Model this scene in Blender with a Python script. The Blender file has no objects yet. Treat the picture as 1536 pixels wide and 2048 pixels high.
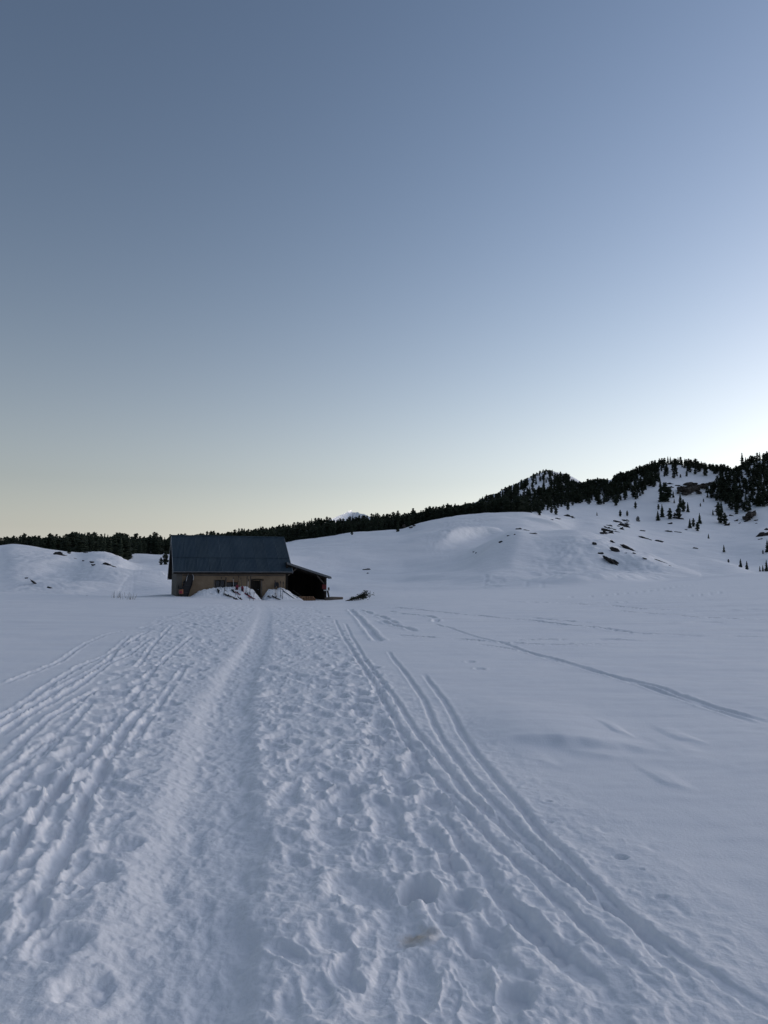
import bpy, bmesh, math, random
import numpy as np
from mathutils import Vector, Matrix, noise as mnoise

random.seed(7)
RNG = np.random.default_rng(11)
sc = bpy.context.scene
COL = sc.collection
R = math.radians

# ---------------------------------------------------------------- camera, sky, sun, exposure
CAM_Z, PITCH, FPX = 1.62, R(5.02), 1479.0
cam = bpy.data.cameras.new('camera')
cam_ob = bpy.data.objects.new('camera', cam)
COL.objects.link(cam_ob)
sc.camera = cam_ob
cam.sensor_fit = 'VERTICAL'
cam.sensor_height = 36.0
cam.lens = 36.0 * FPX / 2048.0
cam.clip_start, cam.clip_end = 0.1, 20000.0
cam_ob.location = (0, 0, CAM_Z)
cam_ob.rotation_euler = (math.pi / 2 + PITCH, 0, 0)

SUN_AZ = R(64.0)                          # azimuth clockwise from +Y: the sun has just gone behind the ridge
SKY_EL, SUN_EL = R(3.0), R(29.0)          # the afterglow over the ridge is the (wide, soft) sun lamp
world = bpy.data.worlds.new('World')
sc.world = world
world.use_nodes = True
wn, wl = world.node_tree.nodes, world.node_tree.links
sky = wn.new('ShaderNodeTexSky')
sky.sky_type = 'NISHITA'
sky.sun_disc = False
sky.sun_elevation, sky.sun_rotation = SKY_EL, SUN_AZ
sky.altitude, sky.air_density, sky.dust_density, sky.ozone_density = 1500, 1.0, 2.0, 1.0
# twilight: whole dome slightly tinted, brighter towards the sun's azimuth (smooth over the full sphere)
tc = wn.new('ShaderNodeTexCoord')
dot = wn.new('ShaderNodeVectorMath'); dot.operation = 'DOT_PRODUCT'
dot.inputs[1].default_value = (math.sin(SUN_AZ), math.cos(SUN_AZ), 0)
mul = wn.new('ShaderNodeMath'); mul.operation = 'MULTIPLY'; mul.inputs[1].default_value = 0.47
ex = wn.new('ShaderNodeMath'); ex.operation = 'EXPONENT'
vm = wn.new('ShaderNodeVectorMath'); vm.operation = 'MULTIPLY'
vm.inputs[1].default_value = (1.15, 1.135, 1.355)
sca = wn.new('ShaderNodeVectorMath'); sca.operation = 'SCALE'
wl.new(tc.outputs['Generated'], dot.inputs[0])
wl.new(dot.outputs['Value'], mul.inputs[0])
wl.new(mul.outputs[0], ex.inputs[0])
wl.new(sky.outputs[0], vm.inputs[0])
wl.new(vm.outputs[0], sca.inputs[0])
wl.new(ex.outputs[0], sca.inputs['Scale'])
# low air is greyer than the dome above it
sep = wn.new('ShaderNodeSeparateXYZ')
ab = wn.new('ShaderNodeMath'); ab.operation = 'ABSOLUTE'
fa = wn.new('ShaderNodeMath'); fa.operation = 'MULTIPLY'; fa.inputs[1].default_value = -5.5
fe = wn.new('ShaderNodeMath'); fe.operation = 'EXPONENT'
hs = wn.new('ShaderNodeHueSaturation'); hs.inputs['Saturation'].default_value = 0.05; hs.inputs['Value'].default_value = 1.1
mm = wn.new('ShaderNodeMath'); mm.operation = 'MULTIPLY'; mm.inputs[1].default_value = 1.0
wl.new(tc.outputs['Generated'], sep.inputs[0]); wl.new(sep.outputs['Z'], ab.inputs[0]); wl.new(ab.outputs[0], fa.inputs[0])
wl.new(fa.outputs[0], fe.inputs[0]); wl.new(fe.outputs[0], mm.inputs[0]); wl.new(mm.outputs[0], hs.inputs['Fac'])
wl.new(sca.outputs[0], hs.inputs['Color'])
wl.new(hs.outputs[0], wn['Background'].inputs['Color'])
wn['Background'].inputs['Strength'].default_value = 0.10

sun = bpy.data.lights.new('sun', 'SUN')
sun.energy, sun.angle, sun.color = 0.26, R(112), (1.0, 0.95, 0.97)
sun_ob = bpy.data.objects.new('sun', sun)
COL.objects.link(sun_ob)
sd = Vector((math.sin(SUN_AZ) * math.cos(SUN_EL), math.cos(SUN_AZ) * math.cos(SUN_EL), math.sin(SUN_EL)))
sun_ob.rotation_euler = sd.to_track_quat('Z', 'Y').to_euler()
sun_ob.location = (0, 0, 60)

sc.view_settings.view_transform = 'Standard'
sc.view_settings.look = 'None'
sc.view_settings.exposure = 1.0
sc.view_settings.gamma = 1.0
sc.view_settings.use_curve_mapping = False


# ---------------------------------------------------------------- photo measurements -> world
CP, SP = math.cos(PITCH), math.sin(PITCH)


def px_dir(x, y):
    u = np.asarray(x, float) - 768.0
    v = 1024.0 - np.asarray(y, float)
    return u, FPX * CP - v * SP, FPX * SP + v * CP


def px_az_te(x, y):
    dx, dy, dz = px_dir(x, y)
    return np.arctan2(dx, dy), dz / np.hypot(dx, dy)


def flat(x, y, z=0.0):
    """point where the line of sight through a measured spot meets the level z"""
    dx, dy, dz = px_dir(x, y)
    t = (z - CAM_Z) / dz
    return dx * t, dy * t


def at(x, y, Y):
    """point on that line of sight at depth Y"""
    dx, dy, dz = px_dir(x, y)
    return Vector((dx / dy * Y, Y, CAM_Z + dz / dy * Y))


# ---------------------------------------------------------------- noise
class Perlin:
    def __init__(self, seed):
        g = np.random.default_rng(seed)
        p = g.permutation(256)
        self.p = np.concatenate([p, p]).astype(np.int32)
        a = g.uniform(0, 2 * np.pi, 256)
        self.gx, self.gy = np.cos(a), np.sin(a)

    def __call__(self, x, y):
        xi = np.floor(x).astype(np.int64); yi = np.floor(y).astype(np.int64)
        xf = x - xi; yf = y - yi
        xi &= 255; yi &= 255
        u = xf * xf * xf * (xf * (xf * 6 - 15) + 10)
        v = yf * yf * yf * (yf * (yf * 6 - 15) + 10)
        p = self.p

        def g(ix, iy, fx, fy):
            h = p[p[ix & 255] + (iy & 255)]
            return self.gx[h] * fx + self.gy[h] * fy
        a = g(xi, yi, xf, yf); b = g(xi + 1, yi, xf - 1, yf)
        c = g(xi, yi + 1, xf, yf - 1); d = g(xi + 1, yi + 1, xf - 1, yf - 1)
        return (a + u * (b - a)) * (1 - v) + (c + u * (d - c)) * v * 1.0


PN = [Perlin(s) for s in range(12)]


def fbm(x, y, scale, octv=4, seed=0, gain=0.5):
    t = 0.0; a = 1.0; f = 1.0 / scale
    for o in range(octv):
        t = t + a * PN[(seed + o) % 12](x * f + 17.3 * o, y * f - 9.1 * o)
        a *= gain; f *= 2.03
    return t


def sstep(a, b, x):
    t = np.clip((x - a) / (b - a), 0, 1)
    return t * t * (3 - 2 * t)


# ---------------------------------------------------------------- materials
def material(name, base, rough=0.7, spec=0.3, metal=0.0):
    m = bpy.data.materials.new(name)
    m.use_nodes = True
    b = m.node_tree.nodes['Principled BSDF']
    b.inputs['Base Color'].default_value = (*base, 1)
    b.inputs['Roughness'].default_value = rough
    b.inputs['Specular IOR Level'].default_value = spec
    b.inputs['Metallic'].default_value = metal
    return m


def mottled(name, c1, c2, scale=3.0, rough=0.8, spec=0.2, bump=0.0, detail=6, stretch=(1, 1, 1), bscale=None):
    m = material(name, c1, rough, spec)
    n, l = m.node_tree.nodes, m.node_tree.links
    b = n['Principled BSDF']
    t = n.new('ShaderNodeTexCoord'); mp = n.new('ShaderNodeMapping')
    mp.inputs['Scale'].default_value = stretch
    nz = n.new('ShaderNodeTexNoise')
    nz.inputs['Scale'].default_value = scale; nz.inputs['Detail'].default_value = detail
    rp = n.new('ShaderNodeValToRGB')
    rp.color_ramp.elements[0].position = 0.35; rp.color_ramp.elements[1].position = 0.68
    rp.color_ramp.elements[0].color = (*c1, 1); rp.color_ramp.elements[1].color = (*c2, 1)
    l.new(t.outputs['Object'], mp.inputs[0]); l.new(mp.outputs[0], nz.inputs['Vector'])
    l.new(nz.outputs['Fac'], rp.inputs[0]); l.new(rp.outputs[0], b.inputs['Base Color'])
    if bump:
        bp = n.new('ShaderNodeBump'); bp.inputs['Distance'].default_value = bump
        n2 = n.new('ShaderNodeTexNoise'); n2.inputs['Scale'].default_value = bscale or scale * 5
        n2.inputs['Detail'].default_value = 5
        l.new(mp.outputs[0], n2.inputs['Vector'])
        l.new(n2.outputs['Fac'], bp.inputs['Height']); l.new(bp.outputs[0], b.inputs['Normal'])
    return m


def snow_material(name, near):
    m = material(name, (0.84, 0.86, 0.89), 0.65, 0.2)
    n, l = m.node_tree.nodes, m.node_tree.links
    b = n['Principled BSDF']
    t = n.new('ShaderNodeTexCoord')
    # slight dirt / crust variation in the snow itself
    nz = n.new('ShaderNodeTexNoise'); nz.inputs['Scale'].default_value = 0.9 if near else 0.05
    nz.inputs['Detail'].default_value = 8
    rp = n.new('ShaderNodeValToRGB')
    rp.color_ramp.elements[0].position = 0.3; rp.color_ramp.elements[1].position = 0.7
    rp.color_ramp.elements[0].color = (0.87, 0.885, 0.91, 1); rp.color_ramp.elements[1].color = (0.93, 0.935, 0.945, 1)
    l.new(t.outputs['Object'], nz.inputs['Vector']); l.new(nz.outputs['Fac'], rp.inputs[0])
    colour = rp.outputs[0]
    if near:
        # one brown stain beside the trodden strip
        sx, sy = flat(838, 1868)
        sub = n.new('ShaderNodeVectorMath'); sub.operation = 'SUBTRACT'
        sub.inputs[1].default_value = (sx, sy, 0)
        fl = n.new('ShaderNodeVectorMath'); fl.operation = 'MULTIPLY'; fl.inputs[1].default_value = (1, 1, 0)
        ln = n.new('ShaderNodeVectorMath'); ln.operation = 'LENGTH'
        n3 = n.new('ShaderNodeTexNoise'); n3.inputs['Scale'].default_value = 14; n3.inputs['Detail'].default_value = 4
        ad = n.new('ShaderNodeMath'); ad.operation = 'MULTIPLY_ADD'
        ad.inputs[1].default_value = 0.16
        mr = n.new('ShaderNodeMapRange')
        mr.inputs['From Min'].default_value = 0.19; mr.inputs['From Max'].default_value = 0.08
        mr.inputs['To Min'].default_value = 0.0; mr.inputs['To Max'].default_value = 0.85
        mx = n.new('ShaderNodeMix'); mx.data_type = 'RGBA'
        mx.inputs['B'].default_value = (0.50, 0.40, 0.28, 1)
        l.new(t.outputs['Object'], sub.inputs[0]); l.new(sub.outputs[0], fl.inputs[0]); l.new(fl.outputs[0], ln.inputs[0])
        l.new(t.outputs['Object'], n3.inputs['Vector'])
        l.new(n3.outputs['Fac'], ad.inputs[0]); l.new(ln.outputs['Value'], ad.inputs[2])
        l.new(ad.outputs[0], mr.inputs['Value']); l.new(mr.outputs[0], mx.inputs['Factor'])
        l.new(colour, mx.inputs['A'])
        colour = mx.outputs['Result']
    l.new(colour, b.inputs['Base Color'])
    bp = n.new('ShaderNodeBump'); bp.inputs['Strength'].default_value = 0.8
    bp.inputs['Distance'].default_value = 0.006 if near else 0.25
    n2 = n.new('ShaderNodeTexNoise'); n2.inputs['Scale'].default_value = 55 if near else 0.7
    n2.inputs['Detail'].default_value = 5; n2.inputs['Roughness'].default_value = 0.6
    mp = n.new('ShaderNodeMapping')
    if not near:
        mp.inputs['Scale'].default_value = (0.6, 1.3, 1.6)
    l.new(t.outputs['Object'], mp.inputs[0]); l.new(mp.outputs[0], n2.inputs['Vector'])
    l.new(n2.outputs['Fac'], bp.inputs['Height']); l.new(bp.outputs[0], b.inputs['Normal'])
    return m


M_SNOW = snow_material('snow', True)
M_SNOWFAR = snow_material('wind_snow', False)
M_ROCK = mottled('limestone_rock', (0.018, 0.018, 0.019), (0.052, 0.049, 0.047), 0.9, 0.9, 0.1, 0.12)
M_CLIFF = mottled('brown_cliff', (0.035, 0.031, 0.028), (0.085, 0.074, 0.066), 0.35, 0.9, 0.1, 0.3)
M_NEEDLE = mottled('pine_needles', (0.022, 0.032, 0.022), (0.045, 0.055, 0.035), 1.2, 0.85, 0.1)
M_BARK = mottled('pine_bark', (0.035, 0.028, 0.022), (0.08, 0.06, 0.045), 4, 0.9, 0.1)
M_ROOF = mottled('blue_grey_sheet', (0.030, 0.052, 0.072), (0.047, 0.071, 0.090), 0.8, 0.6, 0.12, stretch=(1.5, 0.5, 0.5))
M_ROOF2 = mottled('blue_grey_sheet_weathered', (0.027, 0.048, 0.066), (0.050, 0.072, 0.088), 1.1, 0.6, 0.12, stretch=(1.5, 0.4, 0.4))
M_TRIM = mottled('zinc_trim', (0.22, 0.235, 0.25), (0.30, 0.315, 0.33), 4, 0.5, 0.4)
M_PLASTER = mottled('brown_plaster', (0.20, 0.145, 0.095), (0.26, 0.195, 0.13), 1.6, 0.95, 0.1, 0.01)
M_PLASTERG = mottled('grey_plaster', (0.11, 0.102, 0.09), (0.15, 0.138, 0.12), 1.6, 0.95, 0.1, 0.01)
M_WOOD = mottled('dark_timber', (0.016, 0.014, 0.012), (0.034, 0.028, 0.023), 3, 0.85, 0.15, 0.004, stretch=(1, 1, 0.2))
M_BEAM = mottled('weathered_beam', (0.085, 0.072, 0.06), (0.15, 0.128, 0.108), 3, 0.85, 0.15, stretch=(0.3, 1, 1))
M_LOG = mottled('red_brown_log', (0.17, 0.095, 0.06), (0.26, 0.16, 0.10), 5, 0.9, 0.1)
M_CUT = mottled('sawn_wood', (0.19, 0.115, 0.07), (0.28, 0.175, 0.11), 8, 0.9, 0.1)
M_GLASS = material('window_glass', (0.015, 0.017, 0.02), 0.12, 0.5)
M_BLACK = material('black_plastic', (0.018, 0.018, 0.02), 0.5, 0.3)
M_RED = material('red_plastic', (0.24, 0.024, 0.05), 0.5, 0.35)
M_ORANGE = material('orange_fabric', (0.32, 0.13, 0.075), 0.8, 0.2)
M_ALU = material('aluminium', (0.45, 0.46, 0.48), 0.4, 0.5, 0.6)
M_WHITE = material('pale_board', (0.50, 0.50, 0.50), 0.6, 0.3)
M_POLE = material('dark_pole', (0.03, 0.03, 0.035), 0.4, 0.4)
M_DRYGRASS = material('dry_grass', (0.16, 0.13, 0.09), 0.9, 0.1)


# ---------------------------------------------------------------- object helpers
def tag(o, label=None, cat=None, group=None, kind=None):
    if label: o['label'] = label
    if cat: o['category'] = cat
    if group: o['group'] = group
    if kind: o['kind'] = kind
    return o


def empty(name, loc=(0, 0, 0), rot=(0, 0, 0)):
    o = bpy.data.objects.new(name, None)
    o.location = loc; o.rotation_euler = rot
    o.empty_display_size = 0.2
    COL.objects.link(o)
    return o


def link_mesh(name, me, parent=None):
    o = bpy.data.objects.new(name, me)
    COL.objects.link(o)
    if parent: o.parent = parent
    return o


def obj(name, bm, mat, parent=None, smooth=False):
    me = bpy.data.meshes.new(name)
    bm.normal_update()
    bm.to_mesh(me); bm.free()
    for m in (mat if isinstance(mat, (list, tuple)) else [mat]):
        me.materials.append(m)
    if smooth:
        me.polygons.foreach_set('use_smooth', [True] * len(me.polygons))
    return link_mesh(name, me, parent)


def add_box(bm, c, s, rot=None, bevel=0.0):
    m = Matrix.Translation(Vector(c)) @ (rot.to_4x4() if rot else Matrix.Identity(4)) @ Matrix.Diagonal((s[0], s[1], s[2], 1))
    r = bmesh.ops.create_cube(bm, size=1.0, matrix=m)
    if bevel:
        es = list({e for v in r['verts'] for e in v.link_edges})
        bmesh.ops.bevel(bm, geom=es, offset=bevel, segments=1, affect='EDGES')


def box_mm(bm, a, b):
    add_box(bm, [(a[i] + b[i]) / 2 for i in range(3)], [abs(b[i] - a[i]) for i in range(3)])


def add_tube(bm, pts, rad, seg=6, cap=True, closed=False):
    pts = [Vector(p) for p in pts]
    rads = rad if isinstance(rad, (list, tuple)) else [rad] * len(pts)
    rings = []
    n = len(pts)
    for i, p in enumerate(pts):
        if closed:
            d = pts[(i + 1) % n] - pts[i - 1]
        else:
            d = pts[min(i + 1, n - 1)] - pts[max(i - 1, 0)]
        d.normalize()
        up = Vector((0, 0, 1)) if abs(d.z) < 0.9 else Vector((1, 0, 0))
        a = d.cross(up).normalized(); b = a.cross(d)
        rings.append([bm.verts.new(p + (a * math.cos(2 * math.pi * k / seg) + b * math.sin(2 * math.pi * k / seg)) * rads[i]) for k in range(seg)])
    m = n if closed else n - 1
    for i in range(m):
        A, B = rings[i], rings[(i + 1) % n]
        for k in range(seg):
            bm.faces.new((A[k], A[(k + 1) % seg], B[(k + 1) % seg], B[k]))
    if cap and not closed:
        bm.faces.new(rings[0][::-1]); bm.faces.new(rings[-1])


def grid_mesh(name, V, mat, kind, wrap=False):
    """V: rows x cols x 3 -> one smooth sheet"""
    nr, nc, _ = V.shape
    me = bpy.data.meshes.new(name)
    me.vertices.add(nr * nc)
    me.vertices.foreach_set('co', V.reshape(-1).astype(np.float32))
    i = np.arange(nr - 1)[:, None]; jn = nc if wrap else nc - 1
    j = np.arange(jn)[None, :]; j2 = (j + 1) % nc
    q = np.stack([i * nc + j, i * nc + j2, (i + 1) * nc + j2, (i + 1) * nc + j], -1).reshape(-1, 4)
    # azimuth runs clockwise, so flip to face up
    q = q[:, ::-1]
    nq = len(q)
    me.loops.add(nq * 4); me.polygons.add(nq)
    me.loops.foreach_set('vertex_index', q.reshape(-1).astype(np.int32))
    me.polygons.foreach_set('loop_start', np.arange(0, nq * 4, 4, dtype=np.int32))
    me.polygons.foreach_set('use_smooth', np.ones(nq, bool))
    me.update(calc_edges=True)
    me.materials.append(mat)
    o = link_mesh(name, me)
    tag(o, kind=kind)
    return o


# ---------------------------------------------------------------- terrain: columns of azimuth, ridges in view at measured heights and their own distances
fine = np.linspace(R(-31.5), R(31.5), 820)
step = fine[1] - fine[0]
side = R(31.5) + np.cumsum(np.geomspace(step * 1.3, R(6.0), 46))
side = side[side < R(180) - R(2)]
AZ = np.concatenate([-side[::-1], fine, side])
NC = len(AZ)
xcol = 768 + 1485.0 * np.tan(np.clip(AZ, R(-41), R(41)))
back_w = sstep(R(110), R(200), np.where(AZ < 0, AZ + 2 * np.pi, AZ)) * (np.abs(AZ) > R(60))
back_w = np.where((AZ < 0) & (AZ > -R(160)), 1.0, back_w) * (np.abs(AZ) > R(41))


def smooth_cols(v, sig):
    k = np.exp(-0.5 * (np.arange(-40, 41) / sig) ** 2); k /= k.sum()
    return np.convolve(np.pad(v, 40, mode='edge'), k, 'valid')


def ridge(tab, sig=5.0):
    """tab: (x, r, y) measured along a ridge -> radius and height per column"""
    t = np.array(tab, float)
    _, te = px_az_te(t[:, 0], t[:, 2])

    def ev(x):
        return np.interp(x, t[:, 0], t[:, 1]), np.interp(x, t[:, 0], te)
    r, e = ev(xcol)
    rl, el = ev(np.full_like(xcol, -400.0))
    inside = np.abs(AZ) <= R(41)
    r = np.where(inside, r, r + (rl - r) * np.where(AZ > 0, back_w, 1.0))
    e = np.where(inside, e, e + (el - e) * np.where(AZ > 0, back_w, 1.0))
    r = smooth_cols(r, 6.0); e = smooth_cols(e, sig)
    return r, CAM_Z + e * r


K = []
K.append((np.full(NC, 0.5), np.zeros(NC)))
K.append((np.full(NC, 2.3), np.zeros(NC)))
K.append((np.full(NC, 25.0), np.zeros(NC)))
z55 = np.interp(xcol, [-400, 300, 345, 440, 500, 560, 600, 690, 780, 900, 1200, 1536, 1900], [0, 0, 0.02, -0.08, -0.2, -0.32, -0.36, -0.34, -0.12, 0.03, 0.15, 0.45, 0.8])
K.append((np.full(NC, 55.0), smooth_cols(z55, 6)))
K.append(ridge([(-400, 80, 1183), (0, 78, 1184), (111, 70, 1188), (177, 65, 1192), (266, 62, 1195), (300, 64, 1193), (340, 70, 1189), (440, 72, 1189), (540, 72, 1195), (660, 72, 1196), (710, 73, 1193),
                (770, 76, 1188), (900, 86, 1184), (1050, 95, 1178), (1200, 105, 1170), (1300, 110, 1165), (1400, 115, 1160), (1536, 120, 1151), (1936, 120, 1130)]))
K.append(ridge([(-400, 100, 1186), (0, 100, 1187), (111, 95, 1191), (177, 92, 1196), (266, 92, 1195), (300, 94, 1190), (340, 98, 1186), (480, 98, 1184), (560, 98, 1188), (660, 98, 1188),
                (770, 100, 1183), (900, 108, 1177), (1050, 116, 1170), (1200, 124, 1162), (1300, 128, 1158), (1400, 132, 1155), (1536, 140, 1148), (1936, 140, 1128)]))
K.append(ridge([(-400, 190, 1090), (0, 190, 1095), (25, 190, 1093), (60, 190, 1096), (120, 187, 1107), (150, 185, 1111), (190, 182, 1106), (215, 180, 1109), (240, 176, 1117),
                (262, 172, 1128), (300, 170, 1133), (340, 170, 1133), (560, 172, 1132), (600, 180, 1140), (700, 190, 1142), (800, 190, 1142), (860, 190, 1131), (910, 190, 1119),
                (944, 190, 1107), (976, 190, 1086), (1008, 190, 1070), (1036, 190, 1058), (1071, 190, 1064), (1106, 190, 1065), (1152, 188, 1064), (1194, 186, 1070),
                (1247, 182, 1089), (1300, 178, 1110), (1352, 174, 1131), (1400, 170, 1148), (1450, 168, 1152), (1536, 168, 1149), (1936, 168, 1125)], 4.0))
K.append(ridge([(-400, 232, 1100), (0, 232, 1101), (150, 228, 1117), (215, 222, 1116), (262, 215, 1127), (300, 214, 1124), (340, 214, 1122), (560, 230, 1112), (600, 240, 1110), (700, 248, 1103), (800, 248, 1098),
                (900, 248, 1094), (944, 246, 1093), (976, 245, 1090), (1008, 244, 1082), (1036, 244, 1073), (1106, 244, 1074), (1152, 240, 1076), (1194, 236, 1080),
                (1247, 232, 1100), (1300, 228, 1121), (1352, 226, 1140), (1400, 225, 1153), (1450, 225, 1154), (1536, 225, 1152), (1936, 225, 1120)]))
K.append(ridge([(-400, 280, 1100), (0, 280, 1100), (150, 280, 1103), (262, 280, 1106), (310, 280, 1110), (340, 280, 1110), (450, 282, 1102), (575, 290, 1096), (700, 302, 1085), (800, 312, 1076),
                (900, 314, 1064), (1000, 312, 1053), (1045, 310, 1051), (1106, 308, 1063), (1152, 302, 1066), (1200, 296, 1078), (1250, 290, 1096), (1300, 286, 1113),
                (1340, 285, 1112), (1375, 285, 1111), (1419, 284, 1115), (1452, 280, 1122), (1484, 276, 1134), (1506, 271, 1142), (1536, 266, 1147), (1936, 266, 1125)], 4.0))
K.append(ridge([(-400, 330, 1100), (0, 330, 1101), (150, 330, 1102), (262, 325, 1108), (340, 325, 1111), (450, 325, 1102), (575, 335, 1092), (700, 345, 1077), (800, 352, 1068), (900, 352, 1050),
                (1000, 350, 1041), (1045, 350, 1042), (1106, 346, 1056), (1152, 342, 1067), (1200, 338, 1077), (1250, 334, 1094), (1300, 332, 1114), (1340, 332, 1117),
                (1375, 332, 1116), (1419, 332, 1119), (1452, 332, 1125), (1484, 330, 1130), (1536, 326, 1128), (1936, 326, 1095)]))
K.append(ridge([(-400, 385, 1098), (0, 385, 1099), (150, 385, 1099), (262, 385, 1104), (340, 385, 1106), (450, 392, 1098), (575, 400, 1086), (600, 400, 1081), (650, 402, 1074), (700, 404, 1067),
                (770, 410, 1060.5), (800, 412, 1060), (833, 412, 1051), (850, 410, 1043), (887, 404, 1036.5), (920, 402, 1031), (972, 397, 1026), (1028, 392, 1025), (1062, 390, 1026.5),
                (1090, 390, 1034), (1120, 390, 1044), (1151, 386, 1058), (1180, 384, 1059), (1200, 382, 1061), (1250, 382, 1070), (1300, 384, 1083), (1350, 390, 1090),
                (1400, 398, 1093), (1450, 400, 1094), (1484, 402, 1091), (1536, 404, 1084), (1936, 404, 1095)], 4.0))
K.append(ridge([(-400, 450, 1096), (0, 450, 1097), (262, 450, 1101), (340, 450, 1102), (450, 465, 1093), (575, 478, 1083), (700, 482, 1070), (800, 484, 1061), (887, 482, 1041), (972, 480, 1032),
                (1062, 480, 1027), (1090, 482, 1024), (1151, 490, 1030), (1200, 492, 1031), (1250, 492, 1040), (1300, 494, 1045), (1350, 495, 1045), (1400, 500, 1047),
                (1450, 502, 1052), (1500, 505, 1052), (1536, 505, 1047), (1936, 505, 1070)]))
K.append(ridge([(-400, 550, 1093), (0, 550, 1092), (150, 550, 1088), (262, 552, 1091), (340, 555, 1091), (450, 562, 1083), (520, 572, 1074), (575, 580, 1066), (625, 590, 1057), (700, 598, 1051),
                (760, 600, 1045), (825, 602, 1040), (870, 604, 1034), (930, 610, 1026), (980, 620, 1016), (1010, 626, 1008), (1040, 632, 1000), (1062, 636, 996), (1100, 640, 994),
                (1151, 640, 994), (1200, 640, 990), (1234, 642, 984), (1260, 642, 975), (1300, 644, 967), (1330, 645, 963), (1350, 645, 964), (1380, 645, 968), (1400, 645, 972), (1440, 645, 975),
                (1480, 645, 970), (1500, 645, 960), (1536, 645, 952), (1600, 645, 958), (1700, 645, 990), (1936, 645, 1040)]))
K.append(ridge([(-400, 700, 1100), (0, 700, 1099), (262, 705, 1097), (450, 720, 1090), (575, 740, 1073), (700, 770, 1056), (825, 800, 1043), (900, 830, 1030), (930, 880, 1022), (960, 900, 1013),
                (980, 920, 1002), (1010, 960, 988), (1040, 990, 977), (1070, 1010, 963), (1090, 1020, 953), (1105, 1020, 950), (1130, 1015, 957), (1150, 1000, 968), (1165, 980, 978),
                (1180, 960, 974), (1210, 900, 970), (1234, 850, 966), (1260, 820, 957), (1285, 800, 949), (1310, 790, 940), (1335, 780, 934), (1360, 775, 932), (1395, 770, 934),
                (1420, 765, 938), (1450, 760, 942), (1475, 755, 945), (1500, 750, 934), (1536, 750, 921), (1600, 750, 925), (1700, 760, 965), (1800, 780, 990), (1936, 800, 1012)], 4.0))  # unseen crest right of the frame, shaped low to let sky glow in
rC, zC = K[-1]
K.append((rC + 260, 0.55 * zC))
K.append((np.full(NC, 2600.0), np.full(NC, -30.0)))
KR = np.array([k[0] for k in K]); KZ = np.array([k[1] for k in K])

# monotone cubic slopes
h = np.diff(KR, axis=0); dl = np.diff(KZ, axis=0) / h
mk = np.zeros_like(KZ)
for i in range(1, len(K) - 1):
    same = dl[i - 1] * dl[i] > 0
    w1 = 2 * h[i] + h[i - 1]; w2 = h[i] + 2 * h[i - 1]
    with np.errstate(divide='ignore', invalid='ignore'):
        hm = (w1 + w2) / (w1 / dl[i - 1] + w2 / dl[i])
    mk[i] = np.where(same, np.nan_to_num(hm), 0.0)
mk[-1] = dl[-1]

ROWS = [60, 760, 110, 26, 34, 90, 26, 44, 22, 60, 66, 66, 60, 14, 10]
rr, zz, seg_start = [], [], []
for k, n in enumerate(ROWS):
    seg_start.append(len(rr))
    t = np.linspace(0, 1, n, endpoint=(k == len(ROWS) - 1))
    for tt in t:
        if k == 1:
            p = -0.80
            r = ((1 - tt) * 2.3 ** p + tt * 25.0 ** p) ** (1 / p) * np.ones(NC)
        elif k == 2:
            p = -0.6
            r = ((1 - tt) * 25.0 ** p + tt * 55.0 ** p) ** (1 / p) * np.ones(NC)
        else:
            r = KR[k] + tt * (KR[k + 1] - KR[k])
        s = (r - KR[k]) / h[k]
        z = ((2 * s**3 - 3 * s**2 + 1) * KZ[k] + (s**3 - 2 * s**2 + s) * h[k] * mk[k] + (-2 * s**3 + 3 * s**2) * KZ[k + 1] + (s**3 - s**2) * h[k] * mk[k + 1])
        rr.append(r); zz.append(z)
GR = np.array(rr); GZ = np.array(zz)
# nothing in nature runs straight away from one spot: shift the slopes sideways with distance
_w0 = seg_start[4]
_c = np.arange(NC, dtype=float)
for i in range(_w0, len(GZ)):
    r = GR[i]
    sh = 9.0 * sstep(70, 130, r) * (PN[0](r / 55.0, AZ * 9.0) + 0.6 * PN[1](r / 22.0, AZ * 22.0)) * (np.abs(AZ) < R(30))
    GZ[i] = np.interp(_c + sh, _c, GZ[i])
GX = GR * np.sin(AZ)[None, :]; GY = GR * np.cos(AZ)[None, :]


def hit(x, y, rmin=40.0, rmax=2000.0):
    """first point of the terrain on the line of sight through a measured spot"""
    az, te = px_az_te(x, y)
    j = int(np.argmin(np.abs(AZ - az)))
    e = (GZ[:, j] - CAM_Z) / GR[:, j]
    ok = np.nonzero((e >= te) & (GR[:, j] > rmin) & (GR[:, j] < rmax))[0]
    if len(ok) == 0:
        m = (GR[:, j] > rmin) & (GR[:, j] < rmax)
        i = int(np.nonzero(m)[0][np.argmax(e[m])])
        r = GR[i, j]; z = GZ[i, j]
    else:
        i = ok[0]
        e0, e1 = e[i - 1], e[i]
        f = 0 if e1 == e0 else float(np.clip((te - e0) / (e1 - e0), 0, 1))
        r = GR[i - 1, j] + f * (GR[i, j] - GR[i - 1, j]); z = GZ[i - 1, j] + f * (GZ[i, j] - GZ[i - 1, j])
    return Vector((r * math.sin(az), r * math.cos(az), z))


def ground_z(X, Y):
    az = math.atan2(X, Y); r = math.hypot(X, Y)
    j = int(np.argmin(np.abs(AZ - az)))
    return float(np.interp(r, GR[:, j], GZ[:, j]))


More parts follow.
